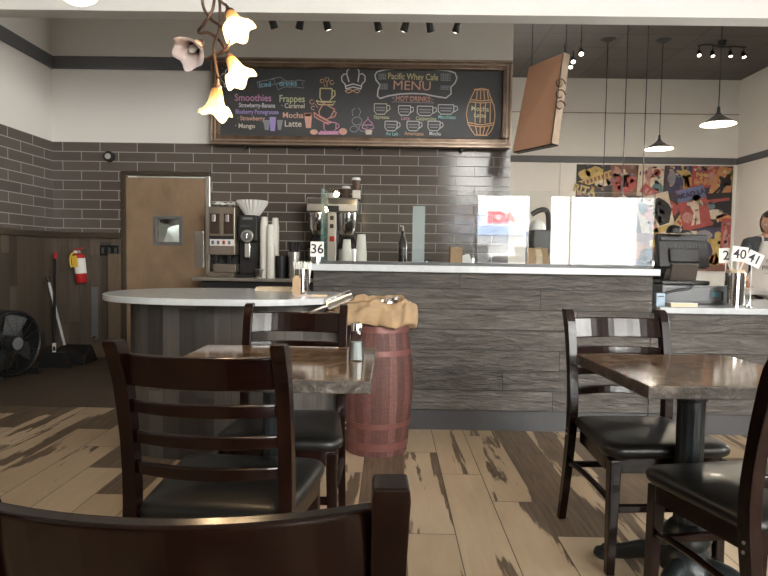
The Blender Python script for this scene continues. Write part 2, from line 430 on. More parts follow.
def kids(o): return [c for c in bpy.data.objects if c.parent == o]
def dup(root, loc=None, rz=None, label=None, group=None, rot=None):
    def cp(o, parent):
        c = o.copy(); COL.objects.link(c)
        if parent: c.parent = parent
        for k in kids(o): cp(k, c)
        return c
    r = cp(root, None)
    if loc is not None: r.location = loc
    if rz is not None: r.rotation_euler = (0, 0, rz)
    if rot is not None: r.rotation_euler = rot
    if label: r['label'] = label
    if group: r['group'] = group
    return r

def text(body, x, z, size, mat, parent=None, y=0.0, depth=0.0015, face=-1, align='CENTER', name='lettering', rot=0.0, bold=0.0, sx=1.0, shear=0.0, flat=None):
    """writing on an upright plane: face=-1 reads when looking along +Y; +1 reads looking along -Y"""
    cu = bpy.data.curves.new(name, 'FONT'); cu.body = body; cu.size = size; cu.extrude = depth; cu.align_x = align; cu.align_y = 'CENTER'
    cu.offset = bold; cu.shear = shear; cu.resolution_u = 3
    tmp = bpy.data.objects.new('t', cu); COL.objects.link(tmp)
    dg = bpy.context.evaluated_depsgraph_get(); me = bpy.data.meshes.new_from_object(tmp.evaluated_get(dg))
    bpy.data.objects.remove(tmp); me.name = name
    R = Matrix.Rotation(radians(90), 4, 'X')
    if face > 0: R = Matrix.Rotation(pi, 4, 'Z') @ R
    me.transform(Matrix.Translation((x, y, z)) @ R @ Matrix.Rotation(rot, 4, 'Z') @ Matrix.Diagonal((sx, 1, 1, 1)))
    if flat: me.transform(flat)
    me.materials.clear(); me.materials.append(mat)
    o = bpy.data.objects.new(name, me); COL.objects.link(o)
    if parent: o.parent = parent
    return o

# ================================================================== THE SETTING
LX, TY, FARY, CEIL = -3.62, 6.42, 12.1, 4.72     # left wall, tiled wall, far wall, ceiling height
WX = 1.25                                        # where the tiled wall ends
struct('floor', box(LX-0.2, RIGHT_X+0.2, BACK_Y-0.2, FARY+0.2, -0.1, 0.0), M['floor'])
f2 = box(LX, -0.9, 4.31, TY, 0.0, 0.004); struct('floor_concrete', f2, M['concrete'])
struct('floor_kitchen', box(1.3, RIGHT_X, 4.7, FARY, 0.0, 0.004), M['concrete'])
struct('ceiling', box(LX-0.2, RIGHT_X+0.2, 4.55, FARY+0.2, CEIL, CEIL+0.1), M['darkceil'])
struct('ceiling_front', box(LX-0.2, RIGHT_X+0.2, BACK_Y-0.2, 4.55, CEIL, CEIL+0.1), M['paint'])
struct('wall_beam', box(LX, RIGHT_X, 4.40, 4.55, 2.872, CEIL), M['beam'])
# left wall
struct('wall_left', box(LX-0.15, LX, BACK_Y, TY+0.15, 0, CEIL), M['paint'])
struct('wall_left_tile', box(LX, LX+0.012, 0.5, TY, 1.33, 2.30), M['tile_y'])
struct('wall_left_planks', box(LX, LX+0.02, 0.5, TY, 0, 1.29), M['wain_y'])
struct('trim_1', box(LX, LX+0.045, 0.5, TY, 1.28, 1.345), M['rail_wood'], 0.006)
struct('trim_2', box(LX, LX+0.04, 0.5, TY, 3.06, 3.19), M['moulding'], 0.01)
struct('baseboard_left', box(LX, LX+0.035, 0.5, TY, 0, 0.14), M['rail_wood'], 0.004)
# tiled back wall with the door opening
DX0, DX1, DZ = -2.83, -1.975, 1.955
bm = bmesh.new()
quadbox(bm, LX, DX0-0.055, TY, TY+0.15, 0, CEIL); quadbox(bm, DX0-0.055, DX1+0.055, TY, TY+0.15, DZ+0.045, CEIL); quadbox(bm, DX1+0.055, WX, TY, TY+0.15, 0, CEIL)
struct('wall_back', bm, M['paint'])
bm = bmesh.new()
quadbox(bm, LX+0.012, DX0-0.055, TY-0.012, TY, 1.33, 2.30); quadbox(bm, DX0-0.055, DX1+0.055, TY-0.012, TY, DZ+0.045, 2.30); quadbox(bm, DX1+0.055, WX, TY-0.012, TY, 0, 2.30)
struct('wall_back_tile', bm, M['tile_x'])
struct('wall_back_planks', box(LX+0.02, DX0-0.055, TY-0.02, TY, 0, 1.29), M['wain_x'])
struct('trim_3', box(LX+0.04, DX0-0.06, TY-0.045, TY, 1.28, 1.345), M['rail_wood'], 0.006)
struct('trim_4', box(LX+0.04, WX, TY-0.04, TY, 3.06, 3.19), M['moulding'], 0.01)
struct('trim_5', box(DX0-0.19, DX0-0.06, TY-0.034, TY-0.015, 0.13, 1.12), M['lightwood'], 0.003)
struct('baseboard_back', box(LX+0.03, DX0-0.06, TY-0.045, TY, 0, 0.15), M['lightwood'], 0.004)
struct('wall_side', box(WX-0.02, WX, TY+0.15, FARY, 0, CEIL), M['paint'])
# far and right walls
struct('wall_far', box(LX-0.15, RIGHT_X+0.15, FARY, FARY+0.15, 0, CEIL), M['paint'])
struct('trim_6', box(WX, RIGHT_X-0.04, FARY-0.04, FARY, 3.06, 3.19), M['moulding'], 0.01)
struct('trim_7', box(WX, RIGHT_X, FARY-0.008, FARY, 4.04, 4.055), M['framelight'])
def holed_wall(bm, axis, pos0, pos1, a0, a1, holes, z1):
    """holes sorted (a0,a1,z0,z1)"""
    def bx(a, b, c, d):
        if b-a < 1e-4 or d-c < 1e-4: return
        if axis == 'x': quadbox(bm, a, b, pos0, pos1, c, d)
        else: quadbox(bm, pos0, pos1, a, b, c, d)
    cur = a0
    for h in holes:
        bx(cur, h[0], 0, z1); bx(h[0], h[1], 0, h[2]); bx(h[0], h[1], h[3], z1); cur = h[1]
    bx(cur, a1, 0, z1)
bm = bmesh.new(); holed_wall(bm, 'y', RIGHT_X, RIGHT_X+0.15, BACK_Y-0.15, FARY, WIN_SIDE_ADDED, CEIL); struct('wall_right', bm, M['paint'])
struct('trim_8', box(RIGHT_X-0.04, RIGHT_X, 4.56, FARY, 3.06, 3.19), M['moulding'], 0.01)
bm = bmesh.new(); holed_wall(bm, 'x', BACK_Y-0.15, BACK_Y, -0.55, RIGHT_X, WIN_BACK, 2.52)
for h in range(1):
    quadbox(bm, -0.55, 1.68, BACK_Y-0.15, BACK_Y, 2.52, CEIL); quadbox(bm, 2.78, 3.12, BACK_Y-0.15, BACK_Y, 2.52, CEIL); quadbox(bm, 5.25, RIGHT_X, BACK_Y-0.15, BACK_Y, 2.52, CEIL)
    for a, b in ((1.68, 2.78), (3.12, 5.25)): quadbox(bm, a, b, BACK_Y-0.15, BACK_Y, 2.52, 2.62); quadbox(bm, a, b, BACK_Y-0.15, BACK_Y, 4.3, CEIL)
struct('wall_front', bm, M['paint'])
struct('wall_front_added_planks', box(-0.55, 1.68, BACK_Y, BACK_Y+0.02, 0, 1.3), M['wain_x']); struct('wall_front_added_planks', box(5.25, RIGHT_X, BACK_Y, BACK_Y+0.02, 0, 1.3), M['wain_x'])  # unseen dark cladding added to cut bounce and darken chair reflections
struct('wall_right_added_planks', box(RIGHT_X-0.02, RIGHT_X, BACK_Y+0.02, 4.4, 0, 1.3), M['wain_y'])  # unseen planks added to lower the light bounced off this wall
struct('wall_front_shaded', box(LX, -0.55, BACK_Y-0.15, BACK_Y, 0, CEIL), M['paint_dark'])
def window(n, axis, a0, a1, z0, z1, pos, mull):
    bm = bmesh.new(); t = 0.045; d = 0.07
    def bx(a, b, c, e):
        if axis == 'x': quadbox(bm, a, b, pos-d, pos, c, e)
        else: quadbox(bm, pos, pos+d, a, b, c, e)
    bx(a0, a0+t, z0, z1); bx(a1-t, a1, z0, z1); bx(a0+t, a1-t, z0, z0+t); bx(a0+t, a1-t, z1-t, z1)
    for q in mull: bx(q-0.02, q+0.02, z0+t, z1-t)
    w = struct('window_%d' % n, bm, M['steel'])
    if axis == 'x': g = box(a0+t, a1-t, pos-0.045, pos-0.039, z0+t, z1-t)
    else: g = box(pos+0.039, pos+0.045, a0+t, a1-t, z0+t, z1-t)
    obj('window_pane', g, M['tintglass'], w)
window(1, 'x', *WIN_BACK[0], BACK_Y, []); window(2, 'x', *WIN_BACK[1], BACK_Y, [3.55])
window(3, 'y', *WIN_SIDE_ADDED[0], RIGHT_X, [-0.3]); window(4, 'y', *WIN_SIDE_ADDED[1], RIGHT_X, [7.3])  # both side windows are added light openings, out of view
window(5, 'x', *WIN_TOP_ADDED[0], BACK_Y, []); window(6, 'x', *WIN_TOP_ADDED[1], BACK_Y, [4.2])  # transoms out of view, added for light on the upper room

# door in the tiled wall: frame, leaf, lite, push plate, closer plate
d = struct('door_1', box(DX0, DX1, TY-0.01, TY+0.035, 0.01, 1.19), M['door_wood'])
bm = bmesh.new()
lx0, lx1, lz0, lz1 = -2.50, -2.26, 1.255, 1.495
quadbox(bm, DX0, DX1, TY-0.01, TY+0.035, lz1, DZ-0.02); quadbox(bm, DX0, lx0, TY-0.01, TY+0.035, 1.19, lz1); quadbox(bm, lx1, DX1, TY-0.01, TY+0.035, 1.19, lz1); quadbox(bm, lx0, lx1, TY-0.01, TY+0.035, 1.19, lz0)
obj('door_leaf', bm, M['door_wood'], d)
bm = bmesh.new(); t = 0.035
quadbox(bm, lx0-t, lx1+t, TY-0.022, TY-0.01, lz1, lz1+t); quadbox(bm, lx0-t, lx1+t, TY-0.022, TY-0.01, lz0-t, lz0)
quadbox(bm, lx0-t, lx0, TY-0.022, TY-0.01, lz0, lz1); quadbox(bm, lx1, lx1+t, TY-0.022, TY-0.01, lz0, lz1)
obj('lite_frame', bm, M['greymetal'], d, 0.003)
obj('lite_pane', box(lx0, lx1, TY+0.008, TY+0.014, lz0, lz1), M['tintglass'], d)
obj('push_plate', box(-2.095, -1.995, TY-0.016, TY-0.01, 0.98, 1.375), M['steel'], d, 0.003)
bm = bmesh.new(); quadbox(bm, DX0-0.05, DX0-0.002, TY-0.03, TY+0.05, 0, DZ); quadbox(bm, DX0-0.05, DX1+0.05, TY-0.03, TY+0.05, DZ, DZ+0.04)
obj('door_frame', bm, M['rail_wood'], d, 0.004)
obj('door_jamb', box(DX1+0.002, DX1+0.05, TY-0.035, TY+0.05, 0, DZ), M['steel'], d, 0.004)
# kitchen behind the door
struct('wall_kitchen_left', box(LX-0.15, LX, TY+0.15, 8.75, 0, 2.75), M['paint']); struct('wall_kitchen_right', box(0, 0.1, TY+0.15, 8.75, 0, 2.75), M['paint'])
struct('wall_kitchen', box(LX, 0, 8.6, 8.75, 0, 2.6), plain('kitchen_grey', (0.40, 0.41, 0.38), 0.6, var=0.04))
struct('ceiling_kitchen', box(LX, 0, TY+0.15, 8.75, 2.6, 2.75), M['paint'])
t = thing('added_kitchen_light', 'unseen square light added to brighten the kitchen behind the door', 'ceiling light', (-2.6, 7.6, 2.58))  # unseen lamp added to light the room behind the door
obj('diffuser', box(-0.3, 0.3, -0.3, 0.3, -0.02, 0), glow('kitchen_fill_glow', (0.95, 1, 0.95), 12.0), t)
obj('trim_ring', box(-0.33, 0.33, -0.33, 0.33, -0.005, 0.01), M['white'], t)
t = thing('wall_shelf', 'dark wall shelf seen through the door window', 'shelf', (-2.8, 8.45, 1.68))
obj('board', box(-0.6, 0.8, -0.15, 0.15, 0, 0.03), M['black'], t)
for q in (-0.4, 0.6): obj('bracket', box(q-0.015, q+0.015, -0.1, 0.15, -0.12, 0), M['black'], t)
t = thing('prep_table', 'steel kitchen table seen through the door window', 'table', (-3.0, 8.2, 0))
obj('tabletop', box(-0.5, 0.5, -0.3, 0.3, 0.87, 0.9), M['steel'], t)
for a in (-0.46, 0.46):
    for b in (-0.26, 0.26): obj('leg', cyl(bmesh.new(), (a, b, 0), (a, b, 0.87), 0.02), M['steel'], t)
bm = bmesh.new()
lathe(bm, [(0.0, 0), (0.11, 0.0), (0.15, 0.10), (0.14, 0.32), (0.07, 0.42), (0.03, 0.46), (0, 0.46)], 16, fn=lambda a, r, z: (r*(1+0.08*sin(5*a+z*9)), z))
tag(obj('flour_sack', bm, M['cardboard'], smooth=True, loc=(-3.02, 8.2, 0.9)), 'tan sack on the kitchen table behind the door window', 'sack')

# ================================================================== THE PLACE OUTSIDE THE WINDOWS
struct('ground_outside', box(-30, 40, -60, BACK_Y-0.2, -0.3, -0.12), plain('pale_parking_asphalt', (0.33, 0.33, 0.34), 0.9))
t = thing('hardware_store', 'white store front across the parking lot with red and blue sign letters', 'building', (11, -45, 0))
obj('facade', box(-16, 14, -6, 0, 0, 6.2), plain('store_white', (0.85, 0.85, 0.85), 0.8, var=0.03), t)
obj('awning', box(-9, 0.8, 0, 1.2, 3.1, 4.0), plain('slate_blue_awning', (0.14, 0.19, 0.30), 0.7), t, 0.1)
for q in (-8, -3.5, 1.0): obj('entrance', box(q-1.1, q+1.1, 0.0, 0.08, 0, 2.2), M['darkgrey'], t, 0.02)
text('ACE', -1.35, 4.75, 1.25, plain('sign_red', (0.75, 0.01, 0.03), 0.5), t, y=0.05, depth=0.06, face=1, bold=0.05, sx=1.0)
text('H', -3.4, 4.75, 1.1, plain('sign_blue', (0.10, 0.22, 0.45), 0.5), t, y=0.05, depth=0.06, face=1, bold=0.04)
def car(name, label, loc, rz, col):
    t = thing(name, label, 'car', loc, rz)
    body = [(-2.2, 0.35), (-2.25, 0.75), (-1.9, 0.95), (-1.0, 1.02), (0.9, 1.05), (1.9, 0.92), (2.25, 0.7), (2.22, 0.35)]
    cab = [(-1.3, 1.0), (-0.85, 1.4), (0.5, 1.45), (1.2, 1.03)]
    def sl(poly, hw, hw2):
        bm = bmesh.new(); rings = [[(x, s, z) for x, z in poly] for s in (-hw, hw)]
        return loft(bm, rings)
    obj('body', sl(body, 0.85, 0.85), plain(name+'_paint', col, 0.25, coat=0.6), t, 0.08)
    obj('cabin', sl(cab, 0.72, 0.72), M['blackgloss'], t, 0.06)
    for sx in (-1.4, 1.4):
        for sy in (-0.8, 0.8): obj('wheel', cyl(bmesh.new(), (sx, sy-0.1, 0.33), (sx, sy+0.1, 0.33), 0.33, seg=20), M['black'], t, 0.02)
car('parked_car', 'silver car parked outside, mirrored in the counter glass', (6.6, -26, -0.12), 0.05, (0.7, 0.7, 0.72))
car('parked_car', 'dark blue car parked outside beyond the planter', (1.9, -28, -0.12), 0.08, (0.10, 0.16, 0.28))
t = thing('planter_box', 'grey planter box with leafy flowers outside the window', 'planter', (4.9, -5.6, -0.12))
obj('trough', box(-0.55, 0.55, -0.18, 0.18, 0, 0.62), plain('planter_grey', (0.35, 0.38, 0.42), 0.7), t, 0.01)
bm = bmesh.new(); rnd = random.Random(4)
for i in range(160):
    a = Vector((rnd.uniform(-0.5, 0.5), rnd.uniform(-0.14, 0.14), 0.62+rnd.random()*0.22)); q = Vector((rnd.uniform(-1, 1), rnd.uniform(-1, 1), rnd.uniform(0.2, 1))).normalized()*0.09
    s = q.cross(Vector((0, 0, 1))).normalized()*0.025; bm.faces.new([bm.verts.new(v) for v in (a, a+q*0.5+s, a+q, a+q*0.5-s)])
obj('foliage', bm, plain('planter_leaves', (0.10, 0.30, 0.04), 0.6), t)
bm = bmesh.new()
for i in range(9):
    lathe(bm, [(0, 0), (0.02, 0.01), (0.012, 0.025), (0, 0.03)], 6, (rnd.uniform(-0.5, 0.5), rnd.uniform(-0.12, 0.12), 0.86+rnd.random()*0.05))
obj('blossoms', bm, M['red'], t)
t = thing('patio_column', 'pale blue grey column outside the window', 'column', (6.05, -6.4, -0.12))
obj('shaft', box(-0.16, 0.16, -0.16, 0.16, 0, 3.6), plain('column_paint', (0.50, 0.58, 0.68), 0.7), t, 0.01)
obj('base', box(-0.35, 0.35, -0.3, 0.3, 0, 0.85), plain('column_base_paint', (0.42, 0.48, 0.56), 0.7), t, 0.02)

# ================================================================== COUNTERS
t = thing('service_counter', 'tall bar counter faced with scraped grey planks under a white top', 'counter', (0, 0, 0))
obj('body', box(-0.50, 1.70, 3.90, 4.22, 0.13, 1.035), M['bar_planks'], t)
obj('plinth', box(-0.48, 1.70, 3.905, 4.2, 0, 0.13), M['plinth'], t)
obj('worktop', box(-0.52, 1.735, 3.865, 4.26, 1.036, 1.08), M['quartz'], t, 0.004)
t = thing('low_counter', 'lower white topped counter under the cash register, clad in grey planks', 'counter', (0, 0, 0))
obj('body', box(1.705, 4.3, 3.90, 4.82, 0.13, 0.795), M['bar_planks'], t)
obj('plinth', box(1.705, 4.3, 3.905, 4.6, 0, 0.13), M['plinth'], t)
obj('worktop', box(1.74, 4.35, 3.865, 4.88, 0.796, 0.835), M['quartz'], t, 0.004)
t = thing('peninsula_counter', 'rounded white topped counter on a vertical plank base left of the barrel', 'counter', (0, 0, 0))
def sup(cx, cyy, a, b, e, n=56):
    r = []
    for i in range(n):
        q = 2*pi*i/n; c_, s_ = cos(q), sin(q)
        r.append((cx+a*abs(c_)**(2/e)*(1 if c_ >= 0 else -1), cyy+b*abs(s_)**(2/e)*(1 if s_ >= 0 else -1)))
    return r
PEN = (-0.965, 3.58)
def clip(poly, x, y):
    r = []
    for a, b in poly:
        if a > x and b > y: b = y
        if not r or (Vector((a, b))-Vector(r[-1])).length > 0.004: r.append((a, b))
    return r
obj('worktop', prism(bmesh.new(), clip(sup(PEN[0], PEN[1], 0.70, 0.53, 2.3, 90), -0.525, 3.862), 0.865, 0.90), M['quartz'], t, 0.004)
obj('base', prism(bmesh.new(), clip(sup(PEN[0]+0.05, PEN[1]+0.04, 0.60, 0.40, 3.0, 90), -0.51, 3.85), 0, 0.865), M['peninsula'], t)

t = thing('back_counter', 'dark back counter with steel top along the tiled wall', 'counter', (0, 0, 0))
obj('body', box(-1.85, 1.2, 5.88, TY-0.02, 0.08, 0.87), M['black'], t)
obj('worktop', box(-1.93, 1.22, 5.82, TY-0.013, 0.87, 0.905), M['steel'], t, 0.004)
for q in (-1.80, -1.05, -0.3, 0.45):
    dd = obj('cabinet_door', box(q, q+0.70, 5.862, 5.88, 0.1, 0.80), M['darkgrey'], t, 0.003)
    obj('handle', cyl(bmesh.new(), (q+0.2, 5.84, 0.76), (q+0.5, 5.84, 0.76), 0.008, seg=8), M['steel'], dd)

# sneeze guard
GY = 3.98
t = thing('sneeze_guard', 'clear glass sneeze guard standing along the tall bar counter', 'glass guard', (0, 0, 0))
def gx(px): return at(px, 225, GY).x
zt = 1.575
obj('base_channel', box(gx(321), gx(654), GY-0.018, GY+0.018, 1.0805, 1.10), M['darkgrey'], t)
for a, b in ((gx(325), gx(474)-0.002), (gx(474)+0.002, gx(654))):
    obj('glass_panel', box(a, b, GY-0.005, GY+0.005, 1.10, zt), M['glass'], t)
bm = bmesh.new(); quadbox(bm, gx(321), gx(325)-0.002, GY-0.006, GY+0.20, 1.0805, zt)
obj('end_panel', bm, M['glassedge'], t)
for a in (gx(474), gx(654)):
    obj('post_clip', box(a-0.006, a+0.006, GY-0.012, GY+0.012, 1.1, 1.13), M['steel'], t)

# ================================================================== MENU BOARD
BY = TY-0.10
A = at(211, 57, BY); B = at(512, 62.5, BY); Cc = at(213, 144.5, BY); Dd = at(508, 150, BY)
bx0 = (A.x+Cc.x)/2-0.005; bx1 = (B.x+Dd.x)/2+0.012; bz1 = (A.z+B.z)/2; bz0 = (Cc.z+Dd.z)/2
t = MB = thing('menu_board', 'wide framed chalkboard menu hanging on the tiled wall', 'chalkboard', (0, 0, 0))
def frame_parts(t, x0, x1, z0, z1, y, w, outer, inner):
    for nm, (a, b, c, d_) in (('frame_rail', (x0, x1, z1-w, z1)), ('frame_rail', (x0, x1, z0, z0+w)), ('frame_stile', (x0, x0+w, z0+w, z1-w)), ('frame_stile', (x1-w, x1, z0+w, z1-w))):
        bm = bmesh.new(); hor = (b-a) > (d_-c)
        p = obj(nm, box(a, b, y-0.045, y+0.03, c, d_), outer, t, 0.012, seg=3)
        q = 0.3*w
        for (o0, o1, yy) in ((0.05, 0.22, 0.055), (0.42, 0.58, 0.050)):
            if hor:
                top = c > (z0+z1)/2
                za, zb = (d_-o1*w, d_-o0*w) if top else (c+o0*w, c+o1*w)
                quadbox(bm, a+o0*w, b-o0*w, y-yy, y-0.044, za, zb)
            else:
                left = a < (x0+x1)/2
                xa, xb = (a+o0*w, a+o1*w) if left else (b-o1*w, b-o0*w)
                quadbox(bm, xa, xb, y-yy, y-0.044, c-0.6*w, d_+0.6*w)
        obj('frame_bead', bm, inner, p, 0.004)
FW = 0.10
obj('slate_panel', box(bx0+0.05, bx1-0.05, BY-0.012, BY+0.01, bz0+0.05, bz1-0.05), M['slate'], t)
frame_parts(t, bx0, bx1, bz0, bz1, BY, FW, M['frame'], M['framelight'])
for q in (245, 358, 462):
    p = at(q, 146+ (q-245)*0.017, BY); obj('hanging_clip', box(p.x-0.012, p.x+0.012, BY-0.02, BY+0.09, bz0-0.03, bz0), M['black'], t)
SY = BY-0.0125
def bp(px, py):
    p = at(px, py, SY); return (p.x, p.z)
def bt(s, px, py, hpx, c, **kw):
    x, z = bp(px, py); kw['bold'] = kw.get('bold', 0)*0.35; text(s, x, z, hpx*SY/FPX*1.2, CH[c], MB, y=SY-0.001, **kw)
def stroke(polys, c, w=0.007, name='chalk_drawing'):
    bm = bmesh.new()
    for p in polys: ribbon(bm, [bp(*q) for q in p], w, SY)
    obj(name, bm, CH[c], MB)
def S(px, py, sc=1.0): return lambda pts: [(px+x*sc, py-y*sc) for x, y in pts]
R_ = -0.016
bt('Iced', 265, 84.5, 6, 'blue', rot=0.06, bold=0.003); bt('drinks', 288, 83.5, 6, 'blue', rot=0.05, bold=0.003)
stroke([[(257, 82), (262, 81), (268, 80), (274, 79), (275, 84), (266, 86), (259, 88), (257, 82)], [(276, 84), (284, 81), (296, 81), (298, 80), (305, 81), (302, 84), (304, 88), (296, 87), (284, 87), (278, 90), (276, 84)], [(271, 79), (280, 77), (285, 80)]], 'grey')
bt('Smoothies', 253, 98, 8, 'pink', bold=0.003, sx=0.9); bt('Strawberry-Banana', 257, 105.5, 5, 'white', bold=0.002, sx=0.78)
bt('Blueberry Pomegranate', 257, 112, 5.2, 'purple', bold=0.002, sx=0.72); bt('· Strawberry', 251, 118.5, 5, 'peach', bold=0.002, sx=0.9); bt('· Mango', 245, 126, 5.2, 'cream', bold=0.002)
bt('Frappes', 292, 99, 8, 'green', bold=0.003, sx=0.85); bt('· Caramel', 293, 106, 5.5, 'cream', bold=0.002, sx=0.9); bt('Mocha', 293, 115.5, 6.5, 'peach', bold=0.002); bt('Latte', 293, 124, 7, 'cream', bold=0.002)
def fill(polys, c):
    bm = bmesh.new()
    for p in polys:
        pts = [bp(*q) for q in p]; loft(bm, [[(x, SY, z) for x, z in pts], [(x, SY-0.002, z) for x, z in pts]])
    obj('chalk_drawing', bm, CH[c], MB)
fill([[(263, 120), (270, 120), (269, 130), (265, 130)]], 'grey'); fill([[(269.5, 117), (276, 117), (275, 131), (270.5, 131)]], 'purple'); fill([[(277, 120), (283, 120), (281, 130), (278, 130)]], 'grey')
fill([[(304, 113), (312, 113), (311, 128), (306, 128)]], 'peach'); fill([arc(308, 114, 3.6, 2.6, 0, 180, 10)], 'cream')
# stack of cups drawing
def cupd(cx, cyy, w, h, c, tilt=0.0, saucer=True, t_=0.008):
    def T(p):
        return [(cx+x*cos(tilt)-y*sin(tilt), cyy+x*sin(tilt)+y*cos(tilt)) for x, y in p]
    L = [T([(-w/2, -h/2), (w/2, -h/2)]), T([(-w/2, -h/2), (-w/2, h*0.2), (-w*0.32, h/2), (w*0.32, h/2), (w/2, h*0.2), (w/2, -h/2)]),
         T([(w/2, -h*0.35), (w*0.72, -h*0.35), (w*0.76, 0), (w*0.5, h*0.25)])]
    if saucer: L.append(T([(-w*0.8, h*0.45), (-w*0.6, h*0.75), (w*0.6, h*0.75), (w*0.8, h*0.45), (w*0.4, h*0.55), (-w*0.4, h*0.55), (-w*0.8, h*0.45)]))
    stroke(L, c, t_)
cupd(326, 95, 12, 13, 'yellow', 0.03, t_=0.012); cupd(326, 112, 13, 13, 'red', 0.5, t_=0.012); cupd(330, 127, 12, 9, 'pink', 0.0, t_=0.010)
stroke([arc(322, 81, 1.8, 1.8, 0, 330, 12), arc(327, 79.5, 2, 2, -60, 280, 12), arc(332, 82.5, 2, 2, 0, 300, 12), [(324, 84), (325, 87)], [(327, 82), (327, 87)]], 'orange', 0.006)
stroke([arc(312, 102, 2.2, 2.2, 0, 300, 12), arc(313, 108, 1.8, 1.8, 40, 330, 12), [(315, 104), (318, 108)]], 'peach', 0.006)
fill([arc(314, 132, 4, 2.6, 0, 350, 14), arc(343, 131.5, 4.2, 3.4, 0, 350, 14)], 'peach'); fill([[(318, 134.5), (319, 132), (338, 132), (339, 134.5)]], 'pink')
# chef hat and moustache
def hat(ox, oy, s=1.0):
    q = lambda P: [(ox+x*s, oy+y*s) for x, y in P]
    return [q([(-7, 10), (-8, 5), (-11, 2), (-11.5, -2), (-9, -5), (-6, -4.5), (-6, -8), (-3, -11), (0, -12), (4, -11), (6, -8), (6, -4), (9, -5.5), (12, -3), (12, 2), (9, 5), (8, 10)]),
            q([(-7, 10), (0, 8), (8, 10)]), q([(-7, 7), (0, 5), (8, 7)]), q([(-4, 3), (-6, -4)]), q([(5, 3), (6, -4)])]
stroke(hat(353, 79), 'white', 0.012)
stroke([[(345, 91), (348, 93), (351, 92), (353, 90.5), (355, 92), (358, 93), (360, 91), (358, 90), (355, 89.5), (353, 91), (350, 89.5), (347, 90), (345, 91)]], 'orange', 0.008)
stroke(hat(231, 78, 0.9), 'white', 0.009)
# cupcake and steaming cups
stroke([arc(357, 121, 5, 4, 0, 360, 14), arc(363, 128, 4, 3.4, 0, 360, 14), arc(354, 129, 4, 3, 0, 360, 12), [(353, 116), (352, 111), (355, 108)], [(359, 116), (361, 111), (358, 108)]], 'grey', 0.008)
stroke([[(362, 128), (364, 123), (368, 119), (372, 123), (374, 128), (368, 130), (362, 128)], [(364, 125), (372, 125)], [(368, 119), (368, 117)]], 'pink', 0.010); fill([[(365, 130), (372.5, 130), (371.5, 134.5), (366, 134.5)]], 'cream')
# banner
stroke([[(380, 71), (386, 69.5), (400, 68.6), (418, 68.6), (436, 69.6), (448, 70.6), (455, 73), (457, 78), (455, 83), (451, 87), (451, 94), (446, 98), (436, 96.5), (424, 94), (412, 93.5), (400, 94), (388, 96), (380, 98.5), (377.5, 96), (378, 90), (380, 85), (376, 80), (375, 75), (377, 72), (380, 71)]], 'white', 0.014)
for x0_, y0_, x1_, y1_ in ((379, 74, 386, 80), (380, 84, 388, 90), (441, 74, 451, 81), (441, 86, 450, 90)):
    stroke([[(x0_, y0_+k*1.6), (x1_, y0_+k*1.6)] for k in range(int((y1_-y0_)/1.6)+1)] + [[(x0_+k*2.2, y0_), (x0_+k*2.2, y1_)] for k in range(4)], 'grey', 0.006)
bt('Pacific Whey Cafe', 413, 77, 7.2, 'yellow', bold=0.002, sx=0.78, rot=R_); bt('MENU', 412, 86, 10.5, 'peach', sx=1.1, rot=R_)
bt('HOT DRINKS', 413, 99, 6, 'red', bold=0.003, sx=0.8, rot=R_)
stroke([[(392, 98), (396, 97), (430, 98), (434, 100), (430, 101), (434, 103), (396, 102), (392, 102.5), (396, 100), (392, 98)]], 'grey', 0.006)
for i, (px, py, c, nm, lc) in enumerate(((380.5, 109, 'white', 'Espresso', 'green'), (404.5, 110.5, 'white', 'Latte', 'pink'), (425, 111, 'white', 'Cappuccino', 'green'), (446, 109.5, 'white', 'Macchiato', 'teal'),
        (391, 126, 'white', 'Au Lait', 'teal'), (413, 126, 'white', 'Americano', 'orange'), (434, 126, 'white', 'Mocha', 'white'))):
    w, h = (12.5, 10.5) if i in (0,) else ((15.5, 9.5) if i in (2, 3) else (12, 9.5))
    cupd(px, py, w, h, 'cream' if i == 0 else 'white', 0.015, False, 0.008)
    stroke([[(px-w*0.4, py-1.5), (px+w*0.4, py-1.2)], [(px-w*0.35, py+1.2), (px+w*0.35, py+1.5)]], 'grey', 0.012)
    bt(nm, px+1, py+h/2+3, 4.2, lc, bold=0.001, sx=0.85, rot=R_)
# barrel drawing
q = [(475, 90), (471, 98), (467.5, 107), (466.3, 115), (468, 124), (472, 131), (475, 135), (487, 135.5), (491, 131), (494, 124), (495, 115), (494, 106), (490.5, 97), (488, 90)]
stroke([q + [q[0]], [(474, 89.5), (482, 88.5), (489, 90)], [(470.5, 99.5), (481, 101), (491.5, 100)], [(469, 101.5), (481, 103), (492.5, 102)], [(468, 122.5), (481, 125), (494, 123)], [(469, 125), (481, 127), (493.5, 125)]] +
       [[(474+k*3.3, 91), (472.5+k*4, 99.5)] for k in range(1, 5)] + [[(470.5+k*5, 103), (470+k*5, 123)] for k in range(1, 5)] + [[(471+k*4.6, 126.5), (474.5+k*2.8, 135)] for k in range(1, 5)], 'orange', 0.009)
bt('Mocha', 480, 109, 5.5, 'green', bold=0.002, rot=-0.05); bt('Latte', 480, 115.5, 5, 'green', bold=0.002, rot=-0.05)

